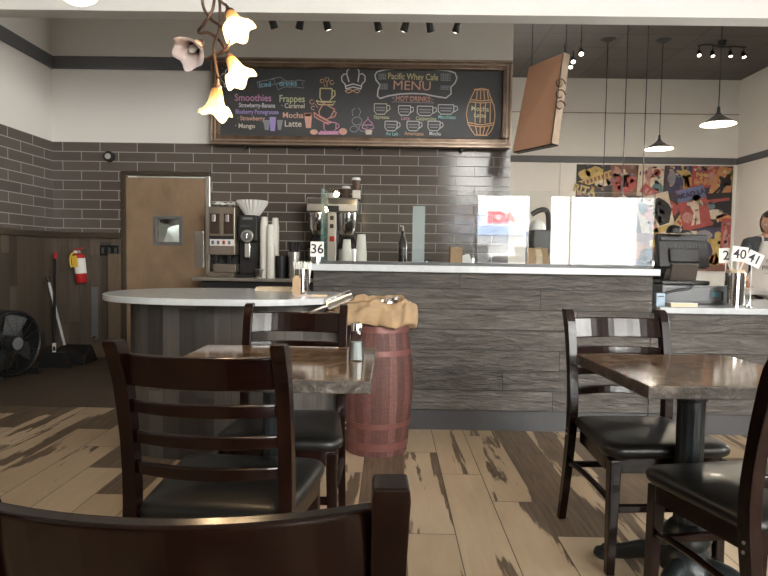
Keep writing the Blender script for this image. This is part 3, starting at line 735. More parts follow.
# second board, seen from its back
T0, B0 = at(529, 67, 5.62), at(512.5, 151.5, 5.62); T1, B1 = at(563, 53, 5.15), at(551, 143.5, 5.15)
n_ = (T1-T0).cross(B0-T0).normalized()
if n_.y < 0: n_ = -n_
t = thing('hanging_board', 'second chalkboard seen from its brown back, hung askew beside the menu', 'chalkboard', (0, 0, 0))
def slab(P, n, a, b):
    bm = bmesh.new(); return loft(bm, [[p+n*a for p in P], [p+n*b for p in P]])
P4 = [T0, T1, B1, B0]
obj('back_panel', slab(P4, n_, 0.0, 0.01), M['hardboard'], t)
ctr = (T0+T1+B0+B1)/4; outer = [ctr+(p-ctr)*1.018 for p in P4]
obj('frame', slab(outer, n_, 0.012, 0.07), M['blackgloss'], t)
e = (T1-T0).normalized()*0.55
obj('frame_edge', slab([T1, T1+e*0.035, B1+e*0.035, B1], n_, -0.006, 0.06), M['framelight'], t)
bm = bmesh.new()
for k in range(3):
    c0 = at(560, 84+k*11, 5.1)
    pts = [c0+Vector((0.045*cos(a)*(1-a/9), 0.01*sin(a), 0.055*sin(a)*(1-a/9))) for a in [i*0.45 for i in range(14)]]
    tube(bm, pts, 0.006, 6)
obj('scroll_bracket', bm, M['bronze'], t)
for p in (T0, T1):
    q = p+n_*0.03; obj('hanging_wire', cyl(bmesh.new(), q, (q.x, q.y, CEIL), 0.004, seg=6), M['black'], t)

# ================================================================== CHAIRS AND TABLES
def post_bm(sx, hx=0.018):
    x = sx*0.205
    path = [(x+sx*0.004, -0.275, 0.0), (x+sx*0.002, -0.235, 0.20), (x, -0.205, 0.40), (x, -0.198, 0.52), (x, -0.212, 0.66), (x, -0.240, 0.80), (x, -0.263, 0.87), (x, -0.281, 0.905), (x, -0.291, 0.919)]
    secs = [(0.015, 0.015), (0.016, 0.018), (0.017, 0.022), (hx, 0.021), (hx, 0.019), (hx, 0.022), (hx, 0.028), (hx, 0.027), (hx*0.9, 0.019)]
    # refine with interpolation for a smooth curve
    P = []; Q = []
    n = len(path)
    for i in range(n-1):
        p0, p1, p2, p3 = [Vector(path[max(0, min(n-1, i+k))]) for k in (-1, 0, 1, 2)]
        for k in range(4):
            t = k/4
            P.append(0.5*((2*p1)+(-p0+p2)*t+(2*p0-5*p1+4*p2-p3)*t*t+(-p0+3*p1-3*p2+p3)*t**3))
            Q.append(tuple(secs[i][j]*(1-t)+secs[i+1][j]*t for j in (0, 1)))
    P.append(Vector(path[-1])); Q.append(secs[-1])
    return sweep(bmesh.new(), P, Q)
def rail_bm(z0, z1, y, w=0.378, th=0.022, bow=0.040, arch=0.0, lean=-0.10):
    rings = []; N = 14
    for i in range(N+1):
        s = i/N*2-1; yy = y-bow*(1-s*s); zz = arch*(1-s*s)
        rings.append([(s*w/2, yy-th/2, z0), (s*w/2, yy+th/2, z0), (s*w/2, yy+th/2+lean*(z1-z0), z1+zz), (s*w/2, yy-th/2+lean*(z1-z0), z1+zz)])
    return loft(bmesh.new(), rings)
def seat_outline(s=1.0, fw=0.240, bw=0.195, d0=-0.205, d1=0.225):
    pts = [(-bw, d0), (bw, d0), (fw, d1), (-fw, d1)]; rad = [0.04, 0.04, 0.075, 0.075]; out = []
    for i, p in enumerate(pts):
        p = Vector(p); a = Vector(pts[i-1]); b = Vector(pts[(i+1) % 4]); ra = rad[i]
        pa = p+(a-p).normalized()*ra; pb = p+(b-p).normalized()*ra
        for k in range(7):
            t = k/6; out.append(tuple(((1-t)**2*pa+2*t*(1-t)*p+t*t*pb)*s))
    return out
def make_chair(label, group):
    t = thing('dining_chair', label, 'chair', group=group)
    o0 = seat_outline()
    bm = bmesh.new(); rings = []
    for s, z in ((0.965, 0.432), (1.0, 0.440), (1.012, 0.452), (1.0, 0.464), (0.965, 0.473), (0.85, 0.480), (0.6, 0.486), (0.3, 0.489), (0.02, 0.490)):
        rings.append([(x*s, y*s+0.01*(1-s), z) for x, y in o0])
    loft(bm, rings); obj('seat', bm, M['vinyl'], t, smooth=True)
    bm = bmesh.new(); ri = []
    for s, z in ((0.93, 0.375), (0.93, 0.431), (0.80, 0.431), (0.80, 0.375)): ri.append([(x*s, y*s, z) for x, y in o0])
    loft(bm, ri+[ri[0]], caps=False); obj('seat_frame', bm, M['mahogany_rail'], t)
    for sx in (-1, 1):
        obj('post', post_bm(sx), M['mahogany'], t, 0.004, seg=3)
        x = sx*0.195
        obj('leg', sweep(bmesh.new(), [(x+sx*0.008, 0.195, 0), (x, 0.185, 0.42)], [(0.015, 0.015), (0.021, 0.021)]), M['mahogany'], t, 0.004)
        bm = bmesh.new(); tube(bm, [(sx*0.204, -0.225, 0.26), (sx*0.214, -0.12, 0.285), (sx*0.216, 0.0, 0.29), (sx*0.21, 0.12, 0.28), (sx*0.197, 0.185, 0.255)], 0.011, 8, smoothn=4)
        obj('stretcher', bm, M['mahogany'], t, smooth=True)
    obj('stretcher', box(-0.195, 0.195, 0.175, 0.197, 0.225, 0.252), M['mahogany_rail'], t, 0.004)
    obj('stretcher', box(-0.2, 0.2, -0.232, -0.212, 0.245, 0.27), M['mahogany_rail'], t, 0.004)
    obj('top_rail', rail_bm(0.800, 0.884, -0.238, th=0.024, lean=-0.28), M['mahogany_rail'], t, 0.005, seg=3)
    for z, y in ((0.728, -0.228), (0.645, -0.212), (0.562, -0.203)):
        obj('slat', rail_bm(z, z+0.034, y, th=0.018, lean=-0.12), M['mahogany_rail'], t, 0.004)
    for z in (0.395, 0.42):
        for sx in (-1, 1): obj('screw', cyl(bmesh.new(), (sx*0.2215, -0.205, z), (sx*0.2255, -0.205, z), 0.005, seg=8), M['steel'], t)
    return t
CG = 'dark wooden dining chairs'
chair = make_chair('dark ladder-back wooden chair with back to the camera, pushed to the left granite table', CG)
def place(o, x, y, deg): o.location = (x, y, 0); o.rotation_euler = (0, 0, radians(deg)); return o
place(chair, -0.445, 1.715, -4)
place(dup(chair, label='ladder-back chair on the far side of the left granite table, beside the barrel'), -0.40, 2.325, 181)
place(dup(chair, label='foreground chair seen from behind, cut off by the bottom left of the photo'), -0.212, 0.838, 2.2)
place(dup(chair, label='ladder-back chair beyond the right granite table, in front of the plank bar'), 0.995, 2.325, 184)
place(dup(chair, label='near right chair with black seat, its back cut by the right edge'), 1.088, 1.74, 11)

def make_table(label, cx, cy, w, d, deg):
    t = thing('dining_table', label, 'table', (cx, cy, 0), radians(deg), 'granite topped dining tables')
    bm = bmesh.new(); quadbox(bm, -w/2, w/2, -d/2, d/2, 0.725, 0.765)
    o = obj('tabletop', bm, [M['granite'], M['granite_edge']], t, 0.004)
    for p in o.data.polygons:
        if abs(p.normal.z) < 0.5: p.material_index = 1
    # fluted column
    bm = bmesh.new()
    lathe(bm, [(0.036, 0.14), (0.042, 0.20), (0.043, 0.60), (0.043, 0.66)], 48, fn=lambda a, r, z: (r*(1+0.07*abs(sin(6*a))), z))
    obj('column', bm, M['iron'], t, smooth=True)
    bm = bmesh.new(); lathe(bm, [(0.04, 0.655), (0.052, 0.66), (0.054, 0.675), (0.048, 0.682), (0.05, 0.70), (0.058, 0.71), (0.058, 0.722), (0.04, 0.724)], 32, fn=lambda a, r, z: (r*(1+0.03*abs(sin(12*a))), z))
    obj('collar', bm, M['iron'], t, smooth=True)
    bm = bmesh.new(); lathe(bm, [(0.03, 0.235), (0.052, 0.225), (0.072, 0.20), (0.078, 0.175), (0.068, 0.15), (0.05, 0.138), (0.062, 0.125), (0.085, 0.10), (0.09, 0.075), (0.07, 0.055), (0.0, 0.05)], 36, fn=lambda a, r, z: (r*(1+0.06*abs(sin(8*a))), z))
    obj('knuckle', bm, M['iron'], t, smooth=True)
    obj('mounting_plate', box(-0.16, 0.16, -0.16, 0.16, 0.715, 0.7245), M['iron'], t)
    for k in range(4):
        a = pi/4+k*pi/2; c_, s_ = cos(a), sin(a)
        bm = bmesh.new(); tube(bm, [(0.05*c_, 0.05*s_, 0.085), (0.13*c_, 0.13*s_, 0.085), (0.21*c_, 0.21*s_, 0.05), (0.285*c_, 0.285*s_, 0.026)], [0.036, 0.026], 10, smoothn=5)
        f = obj('foot', bm, M['iron'], t, smooth=True)
        bm = bmesh.new(); lathe(bm, [(0, 0.0), (0.028, 0.0), (0.036, 0.012), (0.03, 0.03), (0, 0.042)], 16, (0.288*c_, 0.288*s_, 0)); obj('foot_pad', bm, M['iron'], f, smooth=True)
    return t
TL = make_table('left granite topped table carrying the salt shaker', -0.393, 2.075, 0.685, 0.66, 0)
TR = make_table('right granite topped table on a black cast iron pedestal', 1.045, 2.055, 0.60, 0.585, 3.0)

# salt shaker
t = thing('salt_shaker', 'glass salt shaker with chrome lid on the left granite table', 'salt shaker', (-0.116, 2.10, 0.7655))
bm = bmesh.new(); lathe(bm, [(0.0, 0.0), (0.027, 0.0), (0.0275, 0.006), (0.020, 0.095), (0.018, 0.103), (0, 0.103)], 10); obj('jar', bm, M['shakerglass'], t)
bm = bmesh.new(); lathe(bm, [(0, 0.004), (0.023, 0.004), (0.0195, 0.065), (0, 0.065)], 10); obj('salt', bm, plain('salt', (0.55, 0.55, 0.53), 0.8, scale=60, var=0.1), t)
bm = bmesh.new(); lathe(bm, [(0.019, 0.1035), (0.0205, 0.105), (0.0205, 0.122), (0.017, 0.131), (0.008, 0.134), (0, 0.134)], 20); obj('lid', bm, M['chrome'], t, smooth=True)

# ================================================================== BARREL, SACK, SCOOP
BX, BYY = -0.068, 3.50
t = thing('barrel', 'reddish wooden barrel in front of the plank bar', 'barrel', (BX, BYY, 0))
prof = [(0.0, 0.01), (0.165, 0.01), (0.168, 0.0), (0.18, 0.0), (0.188, 0.08), (0.202, 0.20), (0.211, 0.32), (0.213, 0.40), (0.208, 0.50), (0.197, 0.60), (0.184, 0.70), (0.178, 0.745), (0.168, 0.745), (0.166, 0.725), (0, 0.725)]
bm = bmesh.new(); lathe(bm, prof, 52, fn=lambda a, r, z: (r*(1-0.006*(1 if abs(((a*26/(2*pi)) % 1)-0.5) > 0.4 else 0)), z)); obj('staves', bm, M['barrel'], t, smooth=True)
def rad_at(z):
    for (r0, z0), (r1, z1) in zip(prof[3:11], prof[4:12]):
        if z0 <= z <= z1: return r0+(r1-r0)*(z-z0)/(z1-z0)
    return 0.18
for z, h in ((0.035, 0.045), (0.165, 0.03), (0.575, 0.03), (0.705, 0.035)):
    bm = bmesh.new(); N = 48; rings = []
    for (rr, zz) in ((0, 0), (0.004, 0), (0.004, h), (0, h)):
        rings.append([((rad_at(z+zz)+rr-0.001)*cos(2*pi*i/N), (rad_at(z+zz)+rr-0.001)*sin(2*pi*i/N), z+zz) for i in range(N)])
    loft(bm, rings+[rings[0]], caps=False); obj('hoop', bm, M['hoop'], t, smooth=True)
bm = bmesh.new(); rings = []
for k, (r, z) in enumerate([(0.01, 0.775), (0.08, 0.78), (0.13, 0.80), (0.15, 0.83), (0.165, 0.858), (0.185, 0.868), (0.205, 0.855), (0.217, 0.82), (0.220, 0.775), (0.213, 0.745), (0.205, 0.725)]):
    ring = []
    for i in range(72):
        a = 2*pi*i/72; v = Vector((cos(a)*2.2, sin(a)*2.2, k*0.25)); nn = noise.noise(v)*0.5+noise.noise(v*2.7)*0.3
        u = min(1, k/5); fold = 0.02*sin(7*a+k*0.35+2*nn)*u
        cr = noise.noise(Vector((cos(a)*6, sin(a)*6, k*0.9)))+0.5*noise.noise(Vector((cos(a)*13+5, sin(a)*13, k*1.7))); fold += 0.012*cr*u; z += 0.014*cr*u; rr = r+fold+nn*0.03*u; zz = z+nn*0.05*u-0.012*sin(5*a+1)*u+(0.022*max(0, cos(a-radians(60))) if 2 < k < 9 else 0)
        ear = max(0, cos(a-radians(216)))**8
        rr += ear*(0.0, 0.0, 0.01, 0.02, 0.05, 0.08, 0.11, 0.11, 0.09, 0.06, 0.04)[k]; zz -= ear*0.012*u
        ear2 = max(0, cos(a-radians(20)))**10; rr += ear2*0.02*u; zz -= ear2*0.02*u
        if k > 7: zz -= 0.02*noise.noise(Vector((a*1.5, 3, 0)))
        rr = max(rr, 0.008)
        if k > 8: rr = max(rr, 0.192)
        ring.append((rr*cos(a), rr*sin(a), zz))
    rings.append(ring)
loft(bm, rings, caps=True)
sk = obj('burlap_sack', bm, M['burlap'], smooth=True, loc=(BX, BYY, 0)); sm = sk.modifiers.new('s', 'SUBSURF'); sm.levels = 1; sm.render_levels = 1
tag(sk, 'crumpled tan burlap sack lying open on top of the barrel', 'sack')
t = thing('metal_scoop', 'shiny metal scoop leaning on the left of the burlap sack', 'scoop', at(327, 306, 3.24))
t.rotation_euler = (radians(42), radians(-22), radians(8)); t.scale = (1.2, 1.2, 1.2)
bm = bmesh.new(); rings = []
for i in range(9):
    s = i/8; x = s*0.125; w = 0.038*(1-0.25*s**3); rings.append([(x, w*cos(pi+pi*k/8), 0.6*w*sin(pi+pi*k/8)+0.012) for k in range(9)]+[(x, (w-0.003)*cos(pi+pi*k/8), 0.6*(w-0.003)*sin(pi+pi*k/8)+0.0125) for k in range(8, -1, -1)])
obj('bowl', loft(bm, rings), M['foil'], t, smooth=True)
obj('handle', tube(bmesh.new(), [(0.004, 0, 0), (-0.04, 0, 0.002), (-0.08, 0, 0.0), (-0.105, 0, -0.006)], [0.007, 0.009], 10, smoothn=3), M['foil'], t, smooth=True)
rnd = random.Random(3)
for i, (px, py, lab) in enumerate(((382, 304, 'left silver foil packet on the burlap sack'), (389, 303, 'middle silver foil packet, largest of the three on the burlap sack'), (396, 301.5, 'right silver foil packet standing tilted on the burlap sack'))):
    p = at(px, py-2, BYY+0.0); bm = bmesh.new(); sc = (0.8, 1.0, 0.75)[i]
    lathe(bm, [(0.0, -0.03), (0.016, -0.028), (0.021, -0.005), (0.018, 0.012), (0.008, 0.018), (0.013, 0.028), (0, 0.03)], 9, fn=lambda a, r, z: (r*(1+0.25*sin(3*a+z*80)), z))
    tag(obj('foil_packet', bm, M['foil'], loc=p, rot=(0.5*i-0.3, 0.9, i), smooth=False), lab, 'foil packet', 'foil packets on the sack').scale = (sc, sc, sc)

# ================================================================== CHANDELIER
CHY = 2.2
t = thing('chandelier', 'tangled bronze stem hanging lamp with four flower shaped glass shades', 'chandelier', at(205, -60, CHY))
org = Vector(t.location)
shade_g = NM('amber_flower_glass'); x = shade_g.sep(shade_g.coord('Generated'))
m = shade_g; c = m.ramp(x[2], [(0.0, (1.0, 0.80, 0.48)), (0.5, (1.0, 0.76, 0.36)), (0.8, (1.0, 0.42, 0.08)), (1.0, (0.45, 0.12, 0.03))])
m.set(Base_Color=m.mix(0.5, c, (0.1, 0.06, 0.03)), Emission_Color=c, Emission_Strength=m.ramp(x[2], [(0.0, (0.24,)*3), (0.45, (0.42,)*3), (0.8, (0.22,)*3), (1.0, (0.04,)*3)]), Roughness=0.35)  # bulb glow painted into the glass as graded colour and emission
m = NM('unlit_flower_glass'); x = m.sep(m.coord('Generated'))
m.set(Base_Color=m.ramp(x[2], [(0.0, (0.66, 0.58, 0.58)), (0.55, (0.58, 0.46, 0.42)), (0.85, (0.33, 0.16, 0.10)), (1.0, (0.12, 0.06, 0.05))]), Roughness=0.25, Coat_Weight=0.5)
unlit = m.m
def flower(px, py, axis, mat, lit, dy=0.0):
    """px,py: neck of the shade; axis: direction the mouth points"""
    base = at(px, py, CHY+dy)-org; ax = Vector(axis).normalized()
    q = (-ax).to_track_quat('Z', 'Y').to_matrix().to_4x4(); T = Matrix.Translation(base) @ q @ Matrix.Scale(0.80, 4)
    bm = bmesh.new(); N = 40; out = []; prof = [(0.018, 0.0), (0.024, -0.012), (0.029, -0.035), (0.034, -0.06), (0.044, -0.085), (0.060, -0.105), (0.073, -0.114)]
    R1 = []; R2 = []
    for k, (r, z) in enumerate(prof):
        w = (k/6)**3; a1 = []; a2 = []
        for i in range(N):
            a = 2*pi*i/N; pet = cos(5*a); rr = r*(1+0.07*w*pet+0.025*cos(10*a)*(1-w)); zz = z-0.011*w*pet+0.012*w*cos(2*a)
            a1.append(T @ Vector((rr*cos(a), rr*sin(a), zz))); rr -= 0.003; a2.append(T @ Vector((rr*cos(a), rr*sin(a), zz)))
        R1.append(a1); R2.append(a2)
    loft(bm, R1+R2[::-1], caps=False)
    # object coordinates: keep mesh local so the glass colours run from mouth to neck
    loc = T.copy()
    bm.transform(T.inverted())
    s = obj('lamp_shade', bm, mat, t, smooth=True); s.matrix_local = loc
    bm = bmesh.new(); lathe(bm, [(0.0, 0.045), (0.008, 0.04), (0.012, 0.018), (0.022, 0.006), (0.021, -0.006), (0.0, -0.006)], 16); h = obj('socket', bm, M['bronze'], t, smooth=True); h.matrix_local = loc
    bm = bmesh.new(); lathe(bm, [(0.0, -0.006), (0.014, -0.01), (0.015, -0.045), (0.017, -0.065), (0.012, -0.08), (0, -0.084)], 16)
    b = obj('bulb', bm, glow('warm_bulb', (1, 0.8, 0.5), 6.0) if lit else M['white'], t, smooth=True); b.matrix_local = loc
    if lit:
        li = light('lamp_glow', 'POINT', org+base+ax*0.15, 1.6, (1, 0.72, 0.42), 0.03)
    return base-ax*0.04
n1_ = flower(230, 12.5, (0.42, -0.35, -0.75), shade_g.m, True)
n2_ = flower(199, 44, (-0.25, -0.95, -0.75), unlit, False)
n3_ = flower(230, 58, (0.50, -0.25, -0.85), shade_g.m, True, 0.03)
n4_ = flower(217, 88, (-0.05, -0.1, -1), shade_g.m, True, -0.03)
def stem(pix, end):
    pts = [at(a, b, CHY+d)-org for a, b, d in pix]+[end]
    obj('stem', tube(bmesh.new(), pts, 0.0055, 8, smoothn=7), M['bronze'], t, smooth=True)
stem([(205, -60, 0), (211, -25, 0.01), (219, -8, 0.0), (222, 2, 0)], n1_)
stem([(205, -60, 0), (203, -20, 0.02), (203, 5, 0.03), (211, 19, 0.02), (222, 27, 0.01), (229, 40, -0.02), (225, 50, -0.02), (213, 56, 0), (204, 59, 0.02), (199, 50, 0.03)], at(198.5, 42, CHY+0.02)-org)
stem([(205, -60, 0), (214, -20, 0), (213, 8, -0.02), (204, 24, -0.02), (199, 30, 0), (200, 33, 0), (209, 33, 0.01), (219, 40, 0.02)], n3_)
stem([(205, -60, 0), (217, -15, 0.02), (220, 10, 0.03), (219, 30, 0.02), (214, 46, 0), (216, 66, -0.02)], n4_)
bm = bmesh.new(); cyl(bm, (0, 0, -0.01), (0, 0, 0.04), 0.03, 0.015); obj('hub', bm, M['bronze'], t, 0.003)
obj('cord', cyl(bmesh.new(), (0, 0, 0.03), (0, 0, CEIL-org.z), 0.004, seg=8), M['bronze'], t)
obj('canopy', lathe(bmesh.new(), [(0, 0), (0.02, 0.0), (0.065, 0.03), (0.065, 0.035), (0, 0.035)], 20, (0, 0, CEIL-org.z-0.036)), M['bronze'], t, smooth=True)
# glowing lamp above the beam at the very top edge
p = at(77, -7, 3.2)
t = thing('pendant_bowl_lamp', 'warm glowing bowl lamp just peeking in at the top left edge', 'lamp', p)
obj('lamp_bowl', lathe(bmesh.new(), [(0, -0.055), (0.05, -0.05), (0.09, -0.025), (0.115, 0.01), (0.12, 0.03), (0.0, 0.03)], 28), glow('bowl_glow', (1.0, 0.86, 0.55), 1.6), t, smooth=True)
obj('cap', lathe(bmesh.new(), [(0, 0.07), (0.02, 0.07), (0.06, 0.031), (0, 0.031)], 20), M['bronze'], t, smooth=True)
obj('cord', cyl(bmesh.new(), (0, 0, 0.07), (0, 0, CEIL-p.z), 0.004, seg=6), M['black'], t)

# ================================================================== LAMPS BEYOND THE BEAM
shade_in = glow('lit_shade_inside', (1.0, 0.93, 0.75), 1.6)
shade_out = plain('grey_shade_enamel', (0.16, 0.15, 0.14), 0.45)
def pendant(px, py, Y, r, label, dim=False):
    c = at(px, py, Y)
    t = thing('pendant_lamp', label, 'pendant lamp', c, group='cone pendant lamps over the kitchen')
    h = r*0.58
    bm = bmesh.new(); so, si = shade_out, (shade_out if dim else shade_in)
    R = [[(q*cos(2*pi*i/32), q*sin(2*pi*i/32), z) for i in range(32)] for q, z in ((r, 0), (r*0.99, 0.012), (r*0.55, h*0.55), (r*0.2, h), (r*0.18, h-0.006), (r*0.53, h*0.5), (r*0.97, 0.006))]
    loft(bm, R+[R[0]], caps=False); s = obj('lamp_shade', bm, [so, si], t, smooth=True)
    for p in s.data.polygons:
        cz = p.normal; d = (Vector((p.center.x, p.center.y, 0)).normalized().dot(cz))
        if cz.z < -0.1 or d < -0.2: p.material_index = 1
    obj('cap', lathe(bmesh.new(), [(0, h+0.10), (r*0.08, h+0.10), (r*0.11, h+0.03), (r*0.22, h), (0, h-0.004)], 20), M['darkgrey'], t, smooth=True)
    if not dim: obj('bulb', lathe(bmesh.new(), [(0, 0.02), (0.04, 0.04), (0.045, 0.07), (0.02, 0.12), (0, 0.12)], 16), glow('pendant_bulb', (1, 0.9, 0.7), 8), t, smooth=True)
    obj('cord', cyl(bmesh.new(), (0, 0, h+0.09), (0, 0, CEIL-c.z), 0.007, seg=6), M['black'], t)
    obj('canopy', lathe(bmesh.new(), [(0, 0), (0.03, 0), (0.13, 0.05), (0.13, 0.055), (0, 0.055)], 20, (0, 0, CEIL-c.z-0.056)), M['darkgrey'], t, smooth=True)
    if not dim: light('pendant_glow', 'POINT', (c.x, c.y, c.z-0.03), 30, (1, 0.88, 0.7), 0.08)
pendant(659, 149, 10.0, 0.215, 'small looking cone pendant lamp, farther of the two lit cones at upper right')
pendant(718, 124.5, 7.7, 0.205, 'nearest cone pendant lamp, hanging at the far upper right')
pendant(602.5, 205, 10.0, 0.11, 'low slim pendant on the leftmost of three long cords', dim=True)
pendant(622, 200, 8.6, 0.11, 'low slim pendant on the middle of three long cords', dim=True)
pendant(642, 205, 8.6, 0.11, 'low slim pendant on the right of three long cords, beside the mural centre', dim=True)

spot_bulb = glow('spot_bulb', (1, 0.93, 0.78), 7)
def spot_head(parent, p, aim, lit=True, s=1.0):
    q = (-Vector(aim)).normalized().to_track_quat('Z', 'Y').to_matrix().to_4x4()
    h = obj('spot_head', lathe(bmesh.new(), [(0, 0.06), (0.022, 0.06), (0.03, 0.045), (0.036, -0.04), (0.033, -0.045), (0.0, -0.035)], 16), M['black'], parent, smooth=True)
    h.matrix_local = Matrix.Translation(p) @ q @ Matrix.Scale(s, 4)
    if lit: obj('bulb', lathe(bmesh.new(), [(0, -0.036), (0.026, -0.038), (0.026, -0.046), (0, -0.05)], 14), spot_bulb, h)
    return h
def track(name, label, pts, heads, grp='track lights'):
    o = Vector(pts[0]); t = thing(name, label, 'track light', o, group=grp)
    obj('track_rail', tube(bmesh.new(), [Vector(p)-o for p in pts], 0.013, 8, smoothn=4), M['black'], t, smooth=True)
    for p, aim, lit in heads:
        p = Vector(p)-o; spot_head(t, p, aim, lit); obj('arm', cyl(bmesh.new(), p+Vector((0, 0, 0.03)), p+Vector((0, 0, 0.13)), 0.008, seg=6), M['black'], t)
    return t
# wavy four head fitting on the dark ceiling
P = [at(698, 46, 10)+Vector((0, 0, 0)), at(709, 44.5, 10), at(720, 47, 10), at(733, 46.5, 10), at(746, 47.5, 10)]
zc = P[2].z
tk = track('track_light', 'wavy bar with four small spots at the upper right of the dark ceiling', P,
      [(at(699, 53.5, 10), (-0.2, -0.6, -1), True), (at(712.5, 54, 10), (0, -0.4, -1), True), (at(730.5, 54, 10), (0, -0.3, -1), True), (at(743.5, 55, 10), (0.1, -0.4, -1), True)])
c = at(722, 46, 10); o = Vector(tk.location)
obj('canopy', cyl(bmesh.new(), c-o, Vector((c.x, c.y, CEIL-0.001))-o, 0.05, 0.07), M['black'], tk)
# line of four spots running back beside the hanging board
hs = [at(581, 52, 7.6), at(573, 60, 8.4), at(570.5, 65.5, 9.2), at(564, 71, 10.2)]
hs = [Vector((h.x, h.y, h.z)) for h in hs]
tr = [Vector((h.x, h.y, h.z+0.13)) for h in hs]
tk = track('track_light', 'receding line of four bright spots beside the hanging board', tr, [(h, (-0.1, -0.8, -1), True) for h in hs])
for q in (tr[0], tr[-1]):
    obj('drop_rod', cyl(bmesh.new(), q-tr[0], Vector((q.x, q.y, CEIL))-tr[0], 0.008, seg=6), M['black'], tk)
# spots mounted behind the beam
for lab, xs in (('three small spots behind the beam above the left of the menu board', (273, 300, 327)), ('four small spots behind the beam above the right of the menu board', (378, 405, 430, 457))):
    hs = [at(q, 23.3+(q-270)*0.021, 4.72) for q in xs]
    a = Vector((hs[0].x-0.1, 4.66, 3.04)); b = Vector((hs[-1].x+0.1, 4.66, 3.04))
    tk = thing('track_light', lab, 'track light', a, group='track lights')
    obj('track_rail', box(0, b.x-a.x, -0.108, 0.015, 0, 0.03), M['black'], tk)
    for i, h in enumerate(hs):
        spot_head(tk, h-a, ((-1)**i*0.3, 0.5, -1), lit=(i+len(xs)) % 3 != 0, s=0.85); obj('arm', cyl(bmesh.new(), h-a, (h.x-a.x, 0, 0.0), 0.009, seg=6), M['black'], tk)

# ================================================================== POSTER MURAL ON THE FAR WALL
MY = FARY-0.02
TL_, BR_ = at(577, 165, MY), at(733, 167, MY)
mx0, mx1, mz1, mz0 = TL_.x, BR_.x, 3.03, 0.95
t = MU = thing('poster_mural', 'wide collage of colourful vintage style posters covering the far wall', 'mural', (0, 0, 0))
obj('backing', box(mx0, mx1, MY-0.006, MY+0.019, mz0, mz1), plain('mural_backing', (0.045, 0.035, 0.035), 0.6), t)
PC = {'red': (0.30, 0.06, 0.055), 'pink': (0.38, 0.19, 0.17), 'yellow': (0.42, 0.30, 0.10), 'orange': (0.42, 0.19, 0.08), 'navy': (0.045, 0.04, 0.09), 'black': (0.02, 0.018, 0.02),
      'cream': (0.50, 0.42, 0.33), 'teal': (0.10, 0.16, 0.17), 'brown': (0.16, 0.07, 0.045), 'grey': (0.22, 0.21, 0.22), 'blue': (0.12, 0.14, 0.26)}
PM = {k: plain('poster_'+k, v, 0.6, var=0.45, scale=16) for k, v in PC.items()}
lev = [0]
def poster(cx, cz, w, h, deg, col, shapes, words=()):
    """cx, cz in pixels of mural (0-156 across, 0 at the top)"""
    sx = (mx1-mx0)/156.0; lev[0] += 1; y = MY-0.007-0.0012*lev[0]
    X0, Z0 = mx0+cx*sx, mz1-cz*sx; a = radians(deg)
    def P(u, v):
        x = X0+(u*cos(a)-v*sin(a))*sx; z = Z0+(u*sin(a)+v*cos(a))*sx
        return (min(max(x, mx0), mx1), min(max(z, mz0), mz1))
    def poly(pts, yy, th=0.0012):
        q = [P(u, v) for u, v in pts]; bm = bmesh.new(); loft(bm, [[(x, yy, z) for x, z in q], [(x, yy-th, z) for x, z in q]]); return bm
    p = obj('poster', poly([(-w/2, -h/2), (w/2, -h/2), (w/2, h/2), (-w/2, h/2)], y), PM[col], MU)
    rr_ = random.Random(lev[0]*13); kk = list(PC)
    if not (h < 11): shapes = list(shapes)+[(rr_.choice(kk), blob(rr_.uniform(-w*.42, w*.42), rr_.uniform(-h*.42, h*.42), rr_.uniform(0.8, 2.6), rr_.uniform(0.6, 2.2), 7, 0.4, rr_.random())) for _ in range(14)]
    for c, pts in shapes:
        obj('picture', poly(pts, y-0.0012, 0.0006), PM[c], p)
    for s, u, v, sz, c in words:
        x, z = P(u, v); text(s, x, z, sz*sx*1.35, PM[c], p, y=y-0.0022, depth=0.0004, rot=a, bold=0.008, name='lettering')
def blob(cx, cz, rx, rz, n=12, wob=0.15, seed=0):
    r = random.Random(seed); return [(cx+rx*cos(2*pi*i/n)*(1+r.uniform(-wob, wob)), cz+rz*sin(2*pi*i/n)*(1+r.uniform(-wob, wob))) for i in range(n)]
def figure(cx, cz, h, seed=0, lean=0.0):
    q = [(-.12, -.5), (-.05, -.1), (-.16, .12), (-.30, .22), (-.28, .30), (-.08, .26), (-.08, .34), (-.1, .45), (0, .5), (.1, .45), (.08, .34), (.12, .26), (.26, .05), (.3, .08), (.2, .25), (.12, .3), (.13, .0), (.2, -.5), (.06, -.5), (.04, -.15), (-.02, -.5)]
    return [(cx+(x+lean*z)*h, cz+z*h) for x, z in q]
poster(18, 12, 40, 30, 0, 'black', [('yellow', blob(0, 4, 9, 6, seed=1)), ('cream', blob(8, -6, 8, 5, seed=2)), ('yellow', blob(-10, 2, 6, 5, seed=3)), ('pink', blob(16, -2, 5, 7, seed=4))])
poster(20, 14, 42, 7, 20, 'yellow', [('brown', [(-19+4*i, -2), (-16.5+4*i, -2), (-16+4*i, 2), (-18.5+4*i, 2)]) for i in range(9)])
poster(8, 26, 26, 12, -14, 'black', [], [('RITA', 0, 0, 8, 'yellow')])
poster(48, 15, 26, 32, 6, 'brown', [('red', blob(0, -4, 11, 9, seed=5)), ('cream', figure(0, 2, 18)), ('pink', blob(-7, 8, 4, 5, seed=6))])
poster(74, 15, 26, 32, -2, 'cream', [('pink', figure(-3, 2, 24, lean=0.2)), ('teal', blob(7, -8, 6, 7, seed=7)), ('red', blob(6, 8, 4, 4, seed=8))])
poster(104, 12, 28, 30, 0, 'navy', [('yellow', figure(4, 0, 26, lean=-0.15)), ('grey', blob(-9, 0, 4, 8, seed=9)), ('orange', blob(8, -4, 4, 8, seed=10))])
